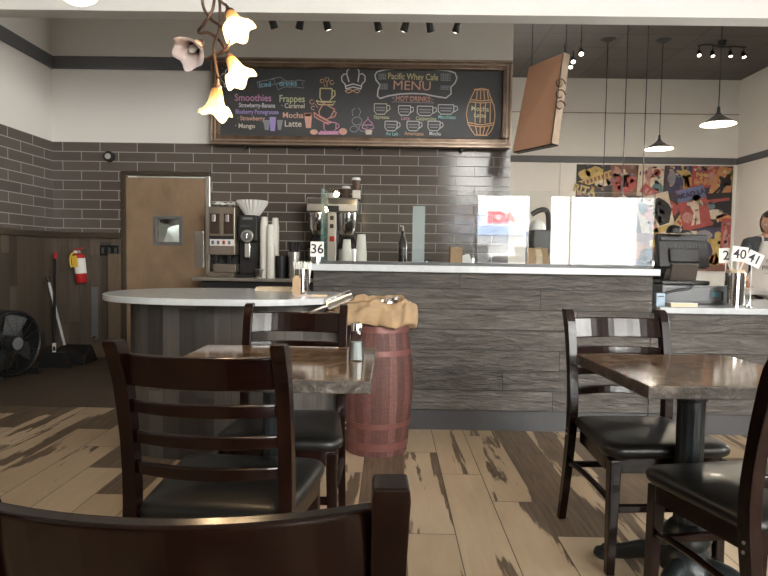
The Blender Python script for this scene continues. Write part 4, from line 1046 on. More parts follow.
poster(128, 10, 26, 24, 0, 'red', [('pink', blob(0, 9, 9, 3, seed=11)), ('pink', blob(7, -2, 5, 6, seed=12))], [('Palais', -3, 1, 4, 'yellow'), ('BARO', 0, -6, 6, 'orange')])
poster(148, 18, 26, 42, -18, 'orange', [('black', figure(-2, -1, 26, lean=0.3)), ('yellow', blob(4, 12, 6, 3, seed=13)), ('brown', blob(2, -14, 9, 4, seed=14))])
poster(84, 34, 44, 10, -33, 'red', [('pink', [(-18+5*i, -2.5), (-15+5*i, -2.5), (-15+5*i, 2.5), (-18+5*i, 2.5)]) for i in range(7)])
poster(80, 50, 34, 42, 14, 'cream', [('black', blob(7, 2, 9, 14, seed=15)), ('pink', figure(-6, -2, 30)), ('teal', blob(-11, 10, 4, 6, seed=16)), ('yellow', blob(4, -15, 12, 3, seed=17))])
poster(101, 62, 38, 8, 58, 'yellow', [('red', [(-16+5*i, -2.5), (-13+5*i, -2.5), (-12+5*i, 2.5), (-15+5*i, 2.5)]) for i in range(6)])
poster(138, 44, 38, 34, 4, 'black', [('cream', blob(0, -4, 10, 5, seed=18)), ('orange', blob(9, -8, 8, 4, seed=19)), ('red', [(-16, 7), (16, 9), (16, 12), (-16, 10)]), ('teal', blob(-6, 4, 7, 4, seed=20))])
poster(118, 42, 29, 42, 14, 'red', [('blue', [(-14, 8), (14, 8), (14, 20.5), (-14, 20.5)]), ('cream', figure(1, -2, 30, lean=0.25)), ('yellow', blob(4, 9, 5, 3, seed=21)), ('pink', blob(-8, -8, 5, 6, seed=22))], [('CACAO LAIT', 0, 14, 5, 'navy')])
poster(14, 55, 36, 44, 0, 'teal', [('orange', figure(0, 0, 36)), ('cream', blob(8, 10, 5, 5, seed=23))])
poster(46, 58, 30, 48, 0, 'pink', [('black', figure(0, 0, 36, lean=0.1)), ('yellow', blob(-6, 12, 5, 6, seed=24))])
poster(66, 88, 50, 40, 0, 'brown', [('orange', blob(-6, 2, 14, 9, seed=25)), ('black', blob(8, -4, 8, 10, seed=26)), ('yellow', blob(14, 10, 6, 4, seed=27))])
poster(110, 74, 30, 18, 0, 'cream', [('red', blob(-4, 1, 7, 5, seed=28)), ('orange', blob(6, -2, 5, 4, seed=29)), ('brown', [(-12, -7), (12, -7), (12, -5.5), (-12, -5.5)])])
poster(138, 82, 32, 40, 0, 'navy', [('yellow', figure(3, 0, 34, lean=0.15)), ('grey', blob(-8, 13, 8, 5, seed=30)), ('orange', blob(2, -12, 6, 5, seed=31))])
poster(151, 82, 10, 60, 0, 'red', [('pink', blob(0, 0, 3, 20, seed=32))])
poster(120, 112, 70, 26, 0, 'brown', [('cream', blob(-14, 0, 9, 8, seed=33)), ('pink', blob(10, 0, 12, 8, seed=34))])
poster(45, 112, 80, 26, 0, 'black', [('red', blob(-14, 0, 9, 8, seed=35)), ('yellow', blob(10, 0, 12, 8, seed=36))])
struct('trim_9', box(at(560, 165, FARY).x, at(564.5, 165, FARY).x, FARY-0.03, FARY, 0.0, 3.25), M['paint'], 0.01)

# ================================================================== ON THE BACK COUNTER
CZ = 0.9055
def bpos(px, Y): return at(px, 270, Y).x
x0, x1 = bpos(212, 6.1), bpos(238, 6.1)
t = thing('coffee_brewer', 'taupe coffee dispenser with two bean windows next to the door', 'coffee machine', ((x0+x1)/2, 6.12, CZ)); w = (x1-x0)/2
obj('body', box(-w, w, -0.14, 0.2, 0.22, 0.70), M['machine'], t, 0.01)
obj('back', box(-w+0.01, w-0.01, 0.06, 0.2, 0.04, 0.22), M['darkgrey'], t)
obj('base', box(-w, w, -0.17, 0.2, 0.0, 0.05), M['machine'], t, 0.006)
obj('drip_tray', box(-w+0.06, w+0.02, -0.19, 0.0, 0.051, 0.13), M['machine'], t, 0.006)
for q in (-0.068, 0.068):
    v = obj('bean_window', box(q-0.048, q+0.048, -0.146, -0.139, 0.43, 0.63), M['coffee'], t, 0.012)
    obj('gleam', box(q-0.03, q+0.005, -0.149, -0.145, 0.55, 0.62), M['steel'], v, 0.004)  # highlight on the bean window built as a pale steel strip
    obj('spout', box(q-0.02, q+0.02, -0.12, -0.06, 0.14, 0.22), M['black'], t, 0.004)
pn = obj('control_panel', box(-w+0.015, w-0.01, -0.148, -0.14, 0.31, 0.375), M['white'], t, 0.003)
obj('brand_strip', box(-w+0.01, w-0.01, -0.149, -0.14, 0.378, 0.41), M['black'], t, 0.002)
for i in range(4): obj('button', box(-0.1+i*0.055, -0.075+i*0.055, -0.152, -0.148, 0.325, 0.36), M['red'] if i == 2 else M['greymetal'], pn)
t2 = thing('folded_napkin', 'crumpled white cloth lying on top of the taupe coffee dispenser', 'cloth', ((x0+x1)/2, 6.1, CZ+0.7005))
bm = bmesh.new(); G = [[bm.verts.new((-0.12+0.24*i/8, -0.09+0.18*j/6, max(0.003, 0.045*noise.noise(Vector((i*0.6, j*0.7, 2)))+0.03))) for j in range(7)] for i in range(9)]
for i in range(8):
    for j in range(6): bm.faces.new((G[i][j], G[i+1][j], G[i+1][j+1], G[i][j+1]))
o = obj('cloth', bm, M['paper'], t2, smooth=True); sd = o.modifiers.new('s', 'SOLIDIFY'); sd.thickness = 0.003

x0, x1 = bpos(239, 6.05), bpos(258, 6.05)
t = thing('coffee_grinder', 'tall black coffee grinder with round dial and chrome chute', 'coffee grinder', ((x0+x1)/2, 6.1, CZ)); w = (x1-x0)/2
obj('body', box(-w, w, -0.10, 0.18, 0.36, 0.62), M['black'], t, 0.012)
obj('column', box(-w+0.005, w-0.005, -0.04, 0.18, 0.03, 0.36), M['black'], t, 0.006)
obj('base', box(-w-0.01, w+0.01, -0.14, 0.18, 0, 0.03), M['black'], t, 0.006)
dd = obj('dial', cyl(bmesh.new(), (0, -0.10, 0.41), (0, -0.125, 0.41), 0.066, 0.062, 28), M['steel'], t, 0.004)
obj('dial_face', cyl(bmesh.new(), (0, -0.1251, 0.41), (0, -0.129, 0.41), 0.044, seg=24), M['greymetal'], dd, 0.002); obj('pointer', box(-0.006, 0.006, -0.14, -0.128, 0.385, 0.435), M['chrome'], dd, 0.002)
obj('chute', box(-0.03, 0.03, -0.11, -0.04, 0.19, 0.34), M['chrome'], t, 0.008)
obj('name_plate', box(-0.05, 0.05, -0.102, -0.1, 0.575, 0.60), M['greymetal'], t, 0.002); obj('name_plate', box(-0.07, 0.03, -0.102, -0.1, 0.50, 0.52), M['darkgrey'], t, 0.002)
t = thing('coffee_filter', 'fluted white paper coffee filters nested on top of the black grinder', 'coffee filters', ((x0+x1)/2+0.03, 6.08, CZ+0.6205), 0.0)
for k in range(3):
    bm = bmesh.new(); lathe(bm, [(0.0, 0.002), (0.075, 0.002), (0.15, 0.125), (0.146, 0.125), (0.072, 0.006), (0, 0.006)], 96, fn=lambda a, r, z: (r*(1+0.055*sin(24*a)*(z/0.125)), z))
    obj('filter', bm, M['paper'], t, loc=(0, 0, k*0.012))

def cup_bm(r0, r1, h):
    bm = bmesh.new(); return lathe(bm, [(0, 0.004), (r0-0.001, 0.004), (r0, 0.0), (r0+0.001, 0.002), (r1, h-0.004), (r1+0.003, h-0.003), (r1+0.003, h), (r1, h), (r0, 0.008), (0, 0.008)], 20)
ORD = ['', 'second', 'third', 'fourth', 'fifth', 'sixth', 'seventh', 'eighth', 'ninth', 'tenth', 'eleventh', 'twelfth', 'thirteenth', 'fourteenth', 'fifteenth', 'sixteenth', 'seventeenth', 'eighteenth', 'nineteenth']
def cup_stack(px, Y, zbase, n, label, group, r0=0.028, r1=0.040, h=0.105, step=0.028, upside=True, base=None):
    x = bpos(px, Y); proto = None
    for k in range(n):
        z = zbase+(h if upside else 0)+k*step
        lab = 'white paper cup, %s, %s' % ('topmost' if k == n-1 else ('bottom one' if k == 0 else ORD[n-1-k]+' from the top'), label)
        if proto is None:
            proto = obj('paper_cup', cup_bm(r0, r1, h), M['cupwhite'], smooth=True); tag(proto, lab, 'cup', group); o = proto
        else: o = proto.copy(); COL.objects.link(o); o['label'] = lab
        o.location = (x, Y, z); o.rotation_euler = (pi, 0, 0) if upside else (0, 0, 0)
cup_stack(264, 5.93, CZ, 19, 'leftmost tall stack beside the grinder', 'left tall cup stack', step=0.0275)
cup_stack(270.5, 5.90, CZ, 15, 'middle tall stack beside the grinder', 'middle tall cup stack', step=0.030)
cup_stack(275.0, 6.06, CZ, 19, 'rightmost tall stack beside the grinder', 'right tall cup stack', step=0.0275)
bm = bmesh.new(); lathe(bm, [(0, 0.004), (0.03, 0), (0.038, 0.07), (0.05, 0.085), (0.05, 0.088), (0.034, 0.088), (0.028, 0.01), (0, 0.01)], 20)
t = tag(obj('filter_basket', bm, M['steel'], smooth=True, loc=(bpos(258.5, 5.86), 5.875, CZ)), 'small steel cup with flared rim in front of the paper cup stacks', 'steel cup')
bm = bmesh.new(); lathe(bm, [(0, 0), (0.045, 0), (0.055, 0.22), (0.052, 0.22), (0.042, 0.01), (0, 0.01)], 20)
bl = tag(obj('dark_cup_stack', bm, M['black'], smooth=True, loc=(bpos(281, 5.95), 5.95, CZ)), 'black canister of cups left of the steel canister on the back counter', 'canister')
bl.name = 'black_canister'
b2 = bl.copy(); COL.objects.link(b2); b2.location = (bpos(287.5, 6.1), 6.12, CZ); b2['label'] = 'black canister just behind the steel canister on the back counter'
t = thing('steel_canister', 'steel canister holding black utensils on the back counter', 'canister', (bpos(294, 5.95), 5.96, CZ))
obj('pot', lathe(bmesh.new(), [(0, 0), (0.058, 0), (0.06, 0.26), (0.056, 0.26), (0.054, 0.01), (0, 0.01)], 24), M['steel'], t, smooth=True)
for i in range(6):
    a = i*1.05; u = tag(obj('utensil', tube(bmesh.new(), [(0.02*cos(a), 0.02*sin(a), 0.03), (0.045*cos(a), 0.045*sin(a), 0.32), (0.05*cos(a), 0.05*sin(a), 0.36)], [0.008, 0.014], 8), M['black'], loc=(bpos(294, 5.95), 5.96, CZ)), 'black handled utensil standing in the steel canister', 'utensil', 'black utensils in the steel canister')

# twin coffee brewer behind the glass
x0, x1 = at(309, 220, 6.1).x, at(358, 220, 6.1).x
t = thing('twin_coffee_brewer', 'chrome twin coffee brewer standing behind the left end of the glass guard', 'coffee machine', ((x0+x1)/2, 6.12, CZ)); w = (x1-x0)/2
obj('hood', box(-w, w, -0.2, 0.2, 0.66, 0.80), M['steel'], t, 0.01)
obj('name_strip', box(-0.07, 0.07, -0.206, -0.2, 0.67, 0.72), M['black'], t, 0.003)
obj('hood_panel', box(-w+0.01, w-0.01, -0.204, -0.2, 0.735, 0.79), M['chrome'], t, 0.003)
ct = obj('centre_column', box(-0.045, 0.045, -0.19, 0.15, 0.0, 0.66), M['steel'], t, 0.006)
for z in (0.5, 0.58): obj('button', box(-0.018, 0.018, -0.198, -0.19, z, z+0.04), M['black'], ct, 0.002)
obj('red_tap', box(-0.02, 0.03, -0.21, -0.19, 0.37, 0.42), M['red'], ct, 0.004)
for s in (-1, 1):
    bs = obj('brew_basket', lathe(bmesh.new(), [(0, 0.44), (0.07, 0.44), (0.10, 0.5), (0.105, 0.655), (0, 0.655)], 24, (s*0.145, -0.06, 0)), M['chrome'], t, smooth=True)
    obj('basket_handle', box(s*0.145-0.012, s*0.145+0.012, -0.24, -0.15, 0.56, 0.60), M['black'], bs, 0.004)
    ur = obj('urn', lathe(bmesh.new(), [(0, 0.0), (0.09, 0.0), (0.10, 0.05), (0.10, 0.34), (0.06, 0.42), (0, 0.43)], 24, (s*0.15, -0.04, 0)), M['blackgloss'], t, smooth=True)
    obj('urn_band', lathe(bmesh.new(), [(0.1005, 0.12), (0.104, 0.12), (0.104, 0.3), (0.1005, 0.3)], 24, (s*0.15, -0.04, 0)), M['steel'], ur, smooth=True)
def togo(px, Y, z, label, col='cupwhite'):
    t = thing('takeaway_cup', label, 'cup', (at(px, 200, Y).x, Y, z))
    obj('cup', lathe(bmesh.new(), [(0, 0), (0.03, 0), (0.042, 0.10), (0, 0.10)], 20), M['black' if col == 'b' else 'brownink'], t, smooth=True)
    obj('lid', lathe(bmesh.new(), [(0, 0.1), (0.045, 0.1), (0.045, 0.108), (0.039, 0.125), (0, 0.125)], 20), M['white'], t, smooth=True)
    return t
togo(346, 6.05, CZ+0.8005, 'dark paper cup with white lid on top of the twin brewer')
t = thing('display_box', 'clear box on the right of the twin brewer with a cup above it', 'box', (at(356.5, 200, 6.05).x, 6.05, CZ+0.8005)); obj('case', box(-0.04, 0.04, -0.04, 0.04, 0, 0.085), M['steel'], t, 0.004)
togo(356, 6.05, CZ+0.886, 'dark paper cup with white lid, highest, on the clear box above the brewer')
t = thing('filter_tray', 'white rolled filters on top of the twin brewer', 'filters', (at(332, 200, 6.05).x, 6.05, CZ+0.8005)); obj('filters', lathe(bmesh.new(), [(0, 0), (0.05, 0), (0.075, 0.05), (0.07, 0.05), (0.045, 0.006), (0, 0.006)], 60, fn=lambda a, r, z: (r*(1+0.06*sin(20*a)*z/0.05), z)), M['paper'], t)

# ================================================================== ON THE TALL BAR COUNTER (behind the glass)
BZ = 1.0805
cup_stack(346.5, 4.10, BZ, 6, 'shorter left stack behind the glass', 'left cup stack behind the glass', r0=0.024, r1=0.034, h=0.105, step=0.012)
cup_stack(361.0, 4.08, BZ, 8, 'taller right stack behind the glass', 'right cup stack behind the glass', r0=0.026, r1=0.037, h=0.13, step=0.010)
def on_bar(px, Y, z=BZ): return (at(px, 262, Y).x, Y, z)
t = thing('acrylic_sign', 'tall narrow translucent sign panel behind the glass', 'sign', on_bar(418, 4.12))
obj('panel', box(-0.042, 0.042, -0.004, 0.004, 0.012, 0.40), plain('frosted_acrylic', (0.42, 0.47, 0.48), 0.35, var=0.05, Alpha=0.75), t, 0.002); obj('foot', box(-0.05, 0.05, -0.04, 0.04, 0, 0.012), M['steel'], t, 0.003)
t = thing('syrup_bottle', 'tall dark bottle with pump behind the glass', 'bottle', on_bar(402.5, 4.15))
obj('bottle', lathe(bmesh.new(), [(0, 0), (0.03, 0), (0.032, 0.15), (0.012, 0.2), (0.012, 0.23), (0, 0.23)], 18), M['blackgloss'], t, smooth=True); obj('pump', tube(bmesh.new(), [(0, 0, 0.23), (0, 0, 0.262), (-0.02, 0, 0.266)], 0.006, 8), M['steel'], t)
t = thing('small_speaker', 'small black boxy device on the counter behind the glass', 'device', on_bar(426.5, 4.15)); obj('body', box(-0.04, 0.04, -0.03, 0.03, 0, 0.035), M['black'], t, 0.006); obj('knob', cyl(bmesh.new(), (0, -0.03, 0.018), (0, -0.036, 0.018), 0.008), M['steel'], t)
def carton(name, label, px, Y, w, h, d=0.08, mat='cardboard', rz=0.0, grp=None):
    t = thing(name, label, name.split('_')[-1], on_bar(px, Y), rz, grp)
    obj('body', box(-w/2, w/2, -d/2, d/2, 0, h), M[mat], t, 0.003); obj('tape', box(-0.012, 0.012, -d/2-0.001, d/2+0.001, h-0.002, h+0.001), M['cream'], t); return t
carton('cardboard_box', 'small open brown cardboard box behind the glass', 455.5, 4.14, 0.085, 0.125)
for i, (px, w, h, lab) in enumerate(((531, 0.052, 0.115, 'left brown paper bag, a reflection built as a solid behind the glass'), (538, 0.045, 0.12, 'middle pale paper bag, a reflection built as a solid behind the glass'), (544, 0.045, 0.115, 'right brown paper bag, a reflection built as a solid behind the glass'))):
    t = thing('reflected_bag', lab, 'bag', on_bar(px, 4.16), 0.1*i, 'reflected paper bags built behind the glass'); bm = bmesh.new()  # mirrored bags built as solid objects behind the glass
    loft(bm, [[(-w/2, -0.03, 0), (w/2, -0.03, 0), (w/2, 0.03, 0), (-w/2, 0.03, 0)], [(-w/2, -0.03, h*0.6), (w/2, -0.03, h*0.6), (w/2, 0.03, h*0.6), (-w/2, 0.03, h*0.6)], [(-w/2, -0.004, h), (w/2, -0.004, h), (w/2, 0.004, h), (-w/2, 0.004, h)]])
    obj('bag_body', bm, M['cream' if i == 1 else 'cardboard'], t)
    obj('fold', box(-w/2, w/2, -0.007, 0.007, h, h+0.012), M['cardboard'], t)
t = thing('reflected_dome_machine', 'dark machine shape with a white dome, made up for a reflection behind the bags', 'coffee machine', (at(538, 250, 5.0).x, 5.0, 0))  # reflected dome and dark shelf built as a made-up machine
obj('cabinet', box(-0.14, 0.14, -0.2, 0.2, 0.0, 1.0), M['darkgrey'], t, 0.01); obj('body', box(-0.075, 0.075, -0.14, 0.14, 1.0, 1.37), M['black'], t, 0.012)
obj('dome', lathe(bmesh.new(), [(0.068, 1.371), (0.064, 1.40), (0.05, 1.435), (0.02, 1.455), (0, 1.458)], 24, (-0.01, 0, 0)), M['white'], t, smooth=True)
ar = obj('arm', tube(bmesh.new(), [(0.10, 0.05, 1.2), (0.09, 0.05, 1.50), (0.02, 0, 1.54), (-0.06, 0, 1.50)], 0.022, 8, smoothn=3), M['black'], t, smooth=True)
t = thing('price_flyers', 'white leaning leaflets on the counter behind the glass', 'leaflets', on_bar(467, 4.12), 0.3)
for i in range(3): obj('leaflet', box(-0.03+i*0.012, 0.03+i*0.012, i*0.012, i*0.012+0.002, 0, 0.075-i*0.006, T=Matrix.Rotation(-0.35, 4, 'Y')), M['paper'], t)

# table number cards
def number_card(label, num, loc, h, w=0.075, ch=0.07, deg=0.0, foot=False, rz=0.0):
    t = thing('number_card', label, 'table number', loc, rz, 'table number cards')
    T = Matrix.Translation((0, 0, h)) @ Matrix.Rotation(radians(deg), 4, 'Y')
    obj('stick', cyl(bmesh.new(), (0, 0, 0.004), (0, 0, h), 0.004, seg=8), M['white'], t)
    c = obj('card', box(-w/2, w/2, -0.003, -0.001, -0.01, ch, T=T), M['paper'], t)
    text(num, 0, ch*0.43, ch*0.98, M['ink'], c, y=-0.0035, depth=0.0004, bold=0.001, flat=T)
    if foot: obj('stand', lathe(bmesh.new(), [(0, 0), (0.03, 0), (0.03, 0.004), (0.01, 0.01), (0.006, 0.05), (0, 0.05)], 20), M['chrome'], t, smooth=True)
    return t
number_card('table number card 36 standing at the left end of the tall bar', '36', (at(316.5, 266, 3.90).x, 3.93, BZ), 0.055, 0.088, 0.088, 0, True)

# straw holder at the bar's left end, on the peninsula
SX = at(302, 290, 3.58)
t = thing('straw_holder', 'chrome cylinder full of wrapped straws on the rounded counter', 'straw holder', (SX.x, 3.58, 0.9005))
obj('cylinder', lathe(bmesh.new(), [(0, 0), (0.043, 0), (0.043, 0.15), (0.040, 0.15), (0.039, 0.006), (0, 0.006)], 28), M['chrome'], t, smooth=True)
straw = None
for i in range(24):
    r = 0.034*sqrt((i+0.5)/24); a = i*2.4
    if straw is None:
        straw = tag(obj('drinking_straw', cyl(bmesh.new(), (0, 0, 0.01), (0, 0, 0.19), 0.0045, seg=6), M['paper']), 'paper wrapped straw standing in the chrome holder', 'straw', 'wrapped straws in the chrome holder'); o = straw
    else: o = straw.copy(); COL.objects.link(o)
    o.location = (SX.x+r*cos(a), 3.58+r*sin(a), 0.9005+0.008*sin(i*3)); o.rotation_euler = (0.12*sin(a), 0.12*cos(a), 0)
t = thing('wooden_paddle', 'rounded light wooden board leaning against the chrome straw holder', 'board', (at(296.5, 290, 3.5).x, 3.50, 0.9005), 0)
pts = [(-0.024, 0), (0.024, 0), (0.024, 0.09)]+[(0.024*cos(radians(a)), 0.09+0.024*sin(radians(a))) for a in range(15, 180, 15)]+[(-0.024, 0.09)]
obj('board', loft(bmesh.new(), [[(x, 0, z) for x, z in pts], [(x, 0.008, z) for x, z in pts]]), plain('pale_wood', (0.40, 0.28, 0.17), 0.6), t)
t = thing('napkin_stack', 'low stack of brown napkins at the far side of the rounded counter', 'napkins', (at(276, 290, 3.95).x, 3.9, 0.9005))
for i in range(5): obj('napkin', box(-0.12+0.003*i, 0.12-0.002*i, -0.06, 0.06, i*0.005, i*0.005+0.004), M['cream'], t)
t = thing('open_notepad', 'pale open booklet lying near the right end of the rounded counter', 'booklet', (at(311, 293, 3.40).x, 3.42, 0.9005), 0.15)
obj('pages', box(-0.10, 0.0, -0.04, 0.04, 0, 0.006), plain('pinkish_page', (0.50, 0.40, 0.36), 0.7), t); obj('cover', box(0.001, 0.09, -0.04, 0.04, 0, 0.008), M['cream'], t)

# ================================================================== ON THE LOW COUNTER
LZ = 0.8355
def lx(px, Y): return at(px, 300, Y).x
t = thing('cash_box', 'grey metal cash box under the register', 'cash drawer', ((lx(652, 4.3)+lx(723, 4.3))/2, 4.34, LZ)); w = (lx(723, 4.2)-lx(655, 4.2))/2
obj('body', box(-w, w, -0.16, 0.22, 0.004, 0.13), M['greymetal'], t, 0.005); fr = obj('front_panel', box(-w*0.9, w*0.86, -0.166, -0.16, 0.02, 0.11), M['greymetal'], t, 0.003)
obj('label_sticker', box(w*0.42, w*0.64, -0.168, -0.166, 0.055, 0.085), plain('teal_sticker', (0.10, 0.28, 0.33), 0.5), fr); obj('handle_slot', box(w*0.72, w*0.84, -0.169, -0.166, 0.03, 0.09), M['black'], fr)
for i, a in enumerate((0.0, 0.5)):
    tag(obj('cable', tube(bmesh.new(), [at(700-i*8, 281, 4.15), at(690, 287+i*2, 4.13), at(675-i*3, 290+i*2, 4.13), at(664-i*2, 293+i*3, 4.12), at(656+i*4, 299.5, 4.12)], 0.004, 6, smoothn=5), M['black'], smooth=True), ('black cable looping over the front of the cash box', 'lower black cable drooping over the cash drawer to the counter')[i], 'cable')
t = thing('cash_register', 'black touch screen cash register seen from behind', 'cash register', ((lx(658, 4.3)+lx(707, 4.3))/2-0.0, 4.36, LZ+0.131))
obj('base', box(-0.17, 0.17, -0.10, 0.14, 0, 0.03), M['black'], t, 0.008)
bm = bmesh.new(); loft(bm, [[(-0.09, -0.04, 0.03), (0.10, -0.04, 0.03), (0.10, 0.06, 0.03), (-0.09, 0.06, 0.03)], [(-0.10, -0.10, 0.15), (0.09, -0.10, 0.15), (0.09, -0.02, 0.15), (-0.10, -0.02, 0.15)]]); obj('stand', bm, plain('bronze_grey', (0.12, 0.10, 0.085), 0.4, metal=0.4), t, 0.006)
tx = Matrix.Translation((0, -0.05, 0.12)) @ Matrix.Rotation(radians(-14), 4, 'X')
s = obj('screen_housing', box(-0.18, 0.18, -0.025, 0.03, 0.0, 0.245, T=tx), M['black'], t, 0.01)
obj('top_ridge', box(-0.165, 0.165, -0.04, -0.02, 0.19, 0.225, T=tx), M['darkgrey'], s, 0.006); obj('rear_cover', box(-0.11, 0.10, -0.05, -0.02, 0.03, 0.13, T=tx), M['black'], s, 0.008)
for i in range(16): obj('vent_slot', box(-0.16+i*0.021, -0.152+i*0.021, -0.028, -0.024, 0.145, 0.17, T=tx), M['darkgrey'], s)
t = thing('receipt_printer', 'black receipt printer left of the register at the end of the tall bar', 'printer', (lx(656, 4.68), 4.68, LZ)); obj('body', box(-0.075, 0.075, -0.1, 0.1, 0, 0.30), M['black'], t, 0.012); obj('display', box(-0.06, 0.06, -0.11, -0.1, 0.20, 0.28), M['darkgrey'], t, 0.004)
t = thing('card_reader', 'pale blue grey card reader at the left of the cash drawer', 'card reader', (lx(659.5, 3.99), 3.99, LZ)); obj('body', box(-0.03, 0.03, -0.02, 0.02, 0, 0.085), plain('pale_blue_plastic', (0.30, 0.40, 0.50), 0.4), t, 0.004); obj('slot', box(-0.02, 0.02, -0.022, -0.02, 0.06, 0.066), M['black'], t)
bm = bmesh.new(); lathe(bm, [(0, 0), (0.11, 0), (0.12, 0.02), (0.06, 0.025), (0.055, 0.07), (0.04, 0.09), (0, 0.095)], 24, fn=lambda a, r, z: (r*(1+0.05*sin(3*a)), z))
pp = at(674, 232, 4.32)
t = thing('baseball_cap', 'black cap resting on top of the cash register', 'cap', (pp.x, 4.27, LZ+0.131+0.365))
obj('crown', lathe(bmesh.new(), [(0, 0), (0.052, 0), (0.050, 0.02), (0.038, 0.045), (0.015, 0.057), (0, 0.058)], 24, (-0.025, 0, 0)), M['black'], t, smooth=True)
obj('brim', lathe(bmesh.new(), [(0, 0), (0.055, 0.0), (0.055, 0.006), (0.04, 0.018), (0, 0.024)], 24, (0.045, 0, 0)), M['black'], t, smooth=True)
t = thing('menu_booklet', 'cream booklet lying flat on the low counter before the cash drawer', 'booklet', (lx(681, 3.95), 3.94, LZ), 0.03); obj('pages', box(-0.088, 0.088, -0.035, 0.035, 0, 0.022), M['cream'], t, 0.002); obj('cover', box(-0.09, 0.09, -0.037, 0.037, 0.022, 0.026), M['paper'], t)
t = thing('paper_roll', 'white receipt paper standing behind the cash drawer', 'paper', (lx(703, 4.45), 4.60, LZ)); obj('sheet', box(-0.025, 0.025, 0, 0.004, 0.0, 0.24), M['paper'], t); obj('fold', box(0.03, 0.05, 0, 0.004, 0.0, 0.19), M['paper'], t)
HX = lx(734, 4.05)
t = thing('steel_cylinder', 'tall polished steel cylinder holding table number cards', 'holder', (HX, 4.05, LZ)); obj('cylinder', lathe(bmesh.new(), [(0, 0), (0.062, 0), (0.062, 0.225), (0.058, 0.225), (0.057, 0.006), (0, 0.006)], 32), M['chrome'], t, smooth=True); obj('liner', lathe(bmesh.new(), [(0, 0.01), (0.054, 0.01), (0.056, 0.245), (0, 0.245)], 20, fn=lambda a, r, z: (r*(1+0.03*sin(9*a)), z)), M['cream'], t)
number_card('table number card 40, frontmost in the steel cylinder', '40', (HX+0.005, 4.025, LZ+0.23), 0.08, 0.105, 0.09, 6)
number_card('table number card 2 half hidden behind card 40', '2', (HX-0.055, 4.07, LZ+0.22), 0.08, 0.095, 0.09, -3)
number_card('table number card 41 on its own stand beside the steel cylinder', '41', (lx(750, 4.02), 4.02, LZ), 0.285, 0.105, 0.085, 24, True)
rnd = random.Random(9)
for i in range(7):
    a = i*0.9; tag(obj('card_stick', cyl(bmesh.new(), (0.03*cos(a), 0.03*sin(a), 0.246), (0.05*cos(a), 0.045*sin(a), 0.30+0.02*sin(i)), 0.0045, seg=6), M['paper'], loc=(HX, 4.05, LZ)), 'white stick standing in the steel cylinder below the number cards', 'stick', 'white sticks in the steel cylinder')

# ================================================================== LEFT CORNER
t = thing('fire_extinguisher', 'small red fire extinguisher with yellow tag on the plank wall', 'fire extinguisher', at(80, 265, TY-0.10)); t.rotation_euler = (0, radians(-5), 0)
obj('tank', lathe(bmesh.new(), [(0, -0.19), (0.05, -0.19), (0.056, -0.18), (0.056, 0.09), (0.045, 0.115), (0.02, 0.125), (0, 0.125)], 24), M['red'], t, smooth=True)
obj('paper_label', lathe(bmesh.new(), [(0.0565, -0.09), (0.0575, -0.09), (0.0575, 0.07), (0.0565, 0.07)], 24), M['paper'], t, smooth=True)
obj('valve', box(-0.018, 0.018, -0.02, 0.02, 0.122, 0.155), M['steel'], t, 0.004); obj('handle', box(-0.03, 0.08, -0.012, 0.012, 0.156, 0.172, T=Matrix.Rotation(-0.2, 4, 'Y')), M['red'], t, 0.003)
obj('gauge', cyl(bmesh.new(), (-0.02, -0.02, 0.14), (-0.02, -0.04, 0.14), 0.016), M['white'], t)
obj('hose', tube(bmesh.new(), [(-0.01, -0.02, 0.14), (-0.06, -0.03, 0.12), (-0.085, -0.03, 0.06), (-0.08, -0.03, -0.02)], 0.010, 8, smoothn=4), M['yellow'], t, smooth=True)
obj('inspection_tag', box(-0.05, 0.01, -0.064, -0.060, -0.02, 0.10), M['yellow'], t)
obj('bracket', box(-0.02, 0.02, 0.057, 0.082, -0.1, 0.1), M['greymetal'], t)
def plate(label, px0, px1, py0, py1, n):
    a = at(px0, py0, TY-0.022); b = at(px1, py1, TY-0.022); cx, cz = (a.x+b.x)/2, (a.z+b.z)/2; w, h = (b.x-a.x)/2, (a.z-b.z)/2
    t = thing('switch_plate', label, 'light switch', (cx, TY-0.021, cz), group='dark switch plates'); obj('plate', box(-w, w, -0.008, 0, -h, h), M['blackgloss'], t, 0.003)
    for i in range(n): q = -w+(i+0.5)*2*w/n; s = obj('switch', box(q-0.013, q+0.013, -0.012, -0.008, -0.03, 0.03), M['darkgrey'], t, 0.002)
plate('wide dark three-gang switch plate on the plank wall, left of the door', 100, 119, 245, 256, 3)
plate('smaller dark two-gang plate just under the wide switch plate', 108, 119, 258, 269, 2)
t = thing('wall_guard', 'narrow grey metal strip with rounded end screwed to the plank wall', 'metal strip', at(95, 313, TY-0.022)); a = 0.034
pts = [(-a, 0.28), (a, 0.28), (a, -0.25)]+[(a*cos(radians(q)), -0.25+a*sin(radians(q))) for q in range(-15, -180, -15)]+[(-a, -0.25)]
obj('strip', loft(bmesh.new(), [[(x, 0, z) for x, z in pts], [(x, -0.012, z) for x, z in pts]]), M['greymetal'], t, 0.002); obj('bolt', cyl(bmesh.new(), (0, -0.012, -0.26), (0, -0.03, -0.26), 0.014), M['black'], t)
p = at(110, 157, TY-0.012)
t = thing('round_gauge', 'small round black device with silver centre on the tiled wall', 'wall device', (p.x, TY-0.0125, p.z))
obj('housing', cyl(bmesh.new(), (0, 0, 0), (0, -0.05, 0), 0.058, 0.054, 28), M['blackgloss'], t, 0.006); obj('face', cyl(bmesh.new(), (0, -0.0501, 0), (0, -0.055, 0), 0.03, seg=20), M['steel'], t)
